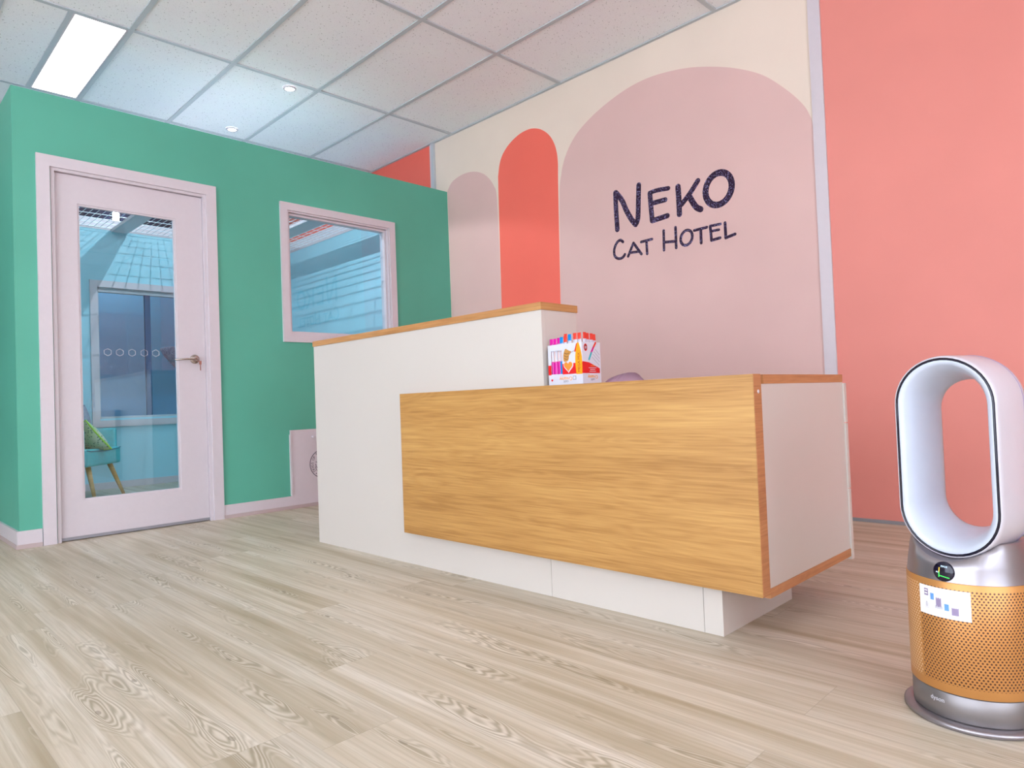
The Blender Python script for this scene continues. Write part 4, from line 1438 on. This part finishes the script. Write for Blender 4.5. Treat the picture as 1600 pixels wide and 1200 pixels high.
def cushion(name, size, thick, mats, loc, rot, label, trim=None):
    bm = bmesh.new()
    n = 14
    top, bot = [], []
    for j in range(n + 1):
        for i_ in range(n + 1):
            a, b = -1 + 2 * i_ / n, -1 + 2 * j / n
            k = (1 - a * a) * (1 - b * b)
            pin = 1 - 0.09 * ((1 - a * a) * b * b + (1 - b * b) * a * a)
            z = thick / 2 * k ** 0.42
            top.append(bm.verts.new((a * size / 2 * pin, b * size / 2 * pin, z)))
            bot.append(bm.verts.new((a * size / 2 * pin, b * size / 2 * pin, -z)))
    for j in range(n):
        for i_ in range(n):
            q0 = j * (n + 1) + i_
            bm.faces.new((top[q0], top[q0 + 1], top[q0 + n + 2], top[q0 + n + 1]))
            bm.faces.new((bot[q0 + n + 1], bot[q0 + n + 2], bot[q0 + 1], bot[q0]))
    bmesh.ops.remove_doubles(bm, verts=bm.verts, dist=1e-5)
    e = finish(bm, name, mats, None, smooth=True)
    e.location = loc
    e.rotation_euler = rot
    tag(e, label, 'cushion')
    if trim:
        bm = bmesh.new()
        ring = []
        for s in range(4):
            for k in range(10):
                t = -1 + 2 * k / 10
                a, b = ((t, -1), (1, t), (-t, 1), (-1, -t))[s]
                pin = 1 - 0.09 * ((1 - a * a) * b * b + (1 - b * b) * a * a)
                ring.append((a * size / 2 * pin, b * size / 2 * pin, 0))
        ring.append(ring[0])
        tube(bm, ring, 0.006, 6, caps=False)
        finish(bm, 'trim', trim, e, smooth=True)
    return e


def chair_pt(a, b, z):
    return Vector((P0.x + a * math.cos(az) - b * math.sin(az), P0.y + a * math.sin(az) + b * math.cos(az), z))


cushion('cushion', 0.30, 0.12, M['cushion_green'], chair_pt(0.16, 0.10, 0.505), (math.radians(55), math.radians(10), az + math.radians(55)),
        'green leaf-patterned cushion with lime edging leaning on the teal armchair', M['cushion_trim'])
cushion('cushion', 0.32, 0.12, M['cushion_grey'], chair_pt(0.20, 0.20, 0.625), (math.radians(80), 0, az + math.radians(8)),
        'plain grey cushion standing behind the green one on the armchair')

# cat tree seat: only the plush bowl shows at the right of the door glass
ct = empty('cat_tree', (-1.0, -1.735, 0.0))
tag(ct, 'grey plush cat tree bowl seen through the right edge of the door glass', 'cat tree')
boxo('base', (-0.20, 0.20, -0.20, 0.20, 0.0, 0.03), M['fur'], ct, 0.008)
bm = bmesh.new()
tube(bm, [(0, 0.02, 0.03), (0, 0.02, 0.99)], 0.035, 20)
finish(bm, 'post', M['sisal'], ct, smooth=True)
bm = bmesh.new()
lathe(bm, [(0.0005, 0.985), (0.08, 0.992), (0.125, 1.020), (0.165, 1.065), (0.205, 1.115), (0.226, 1.155), (0.228, 1.170), (0.208, 1.170), (0.17, 1.11), (0.10, 1.05), (0.0005, 1.03)], 40)
random.seed(7)
for v in bm.verts:
    r = math.hypot(v.co.x, v.co.y)
    if r > 0.05:
        v.co += Vector((random.uniform(-1, 1), random.uniform(-1, 1), random.uniform(-1, 1))) * 0.006
bowl = finish(bm, 'plush_bowl', M['fur'], ct, smooth=True)
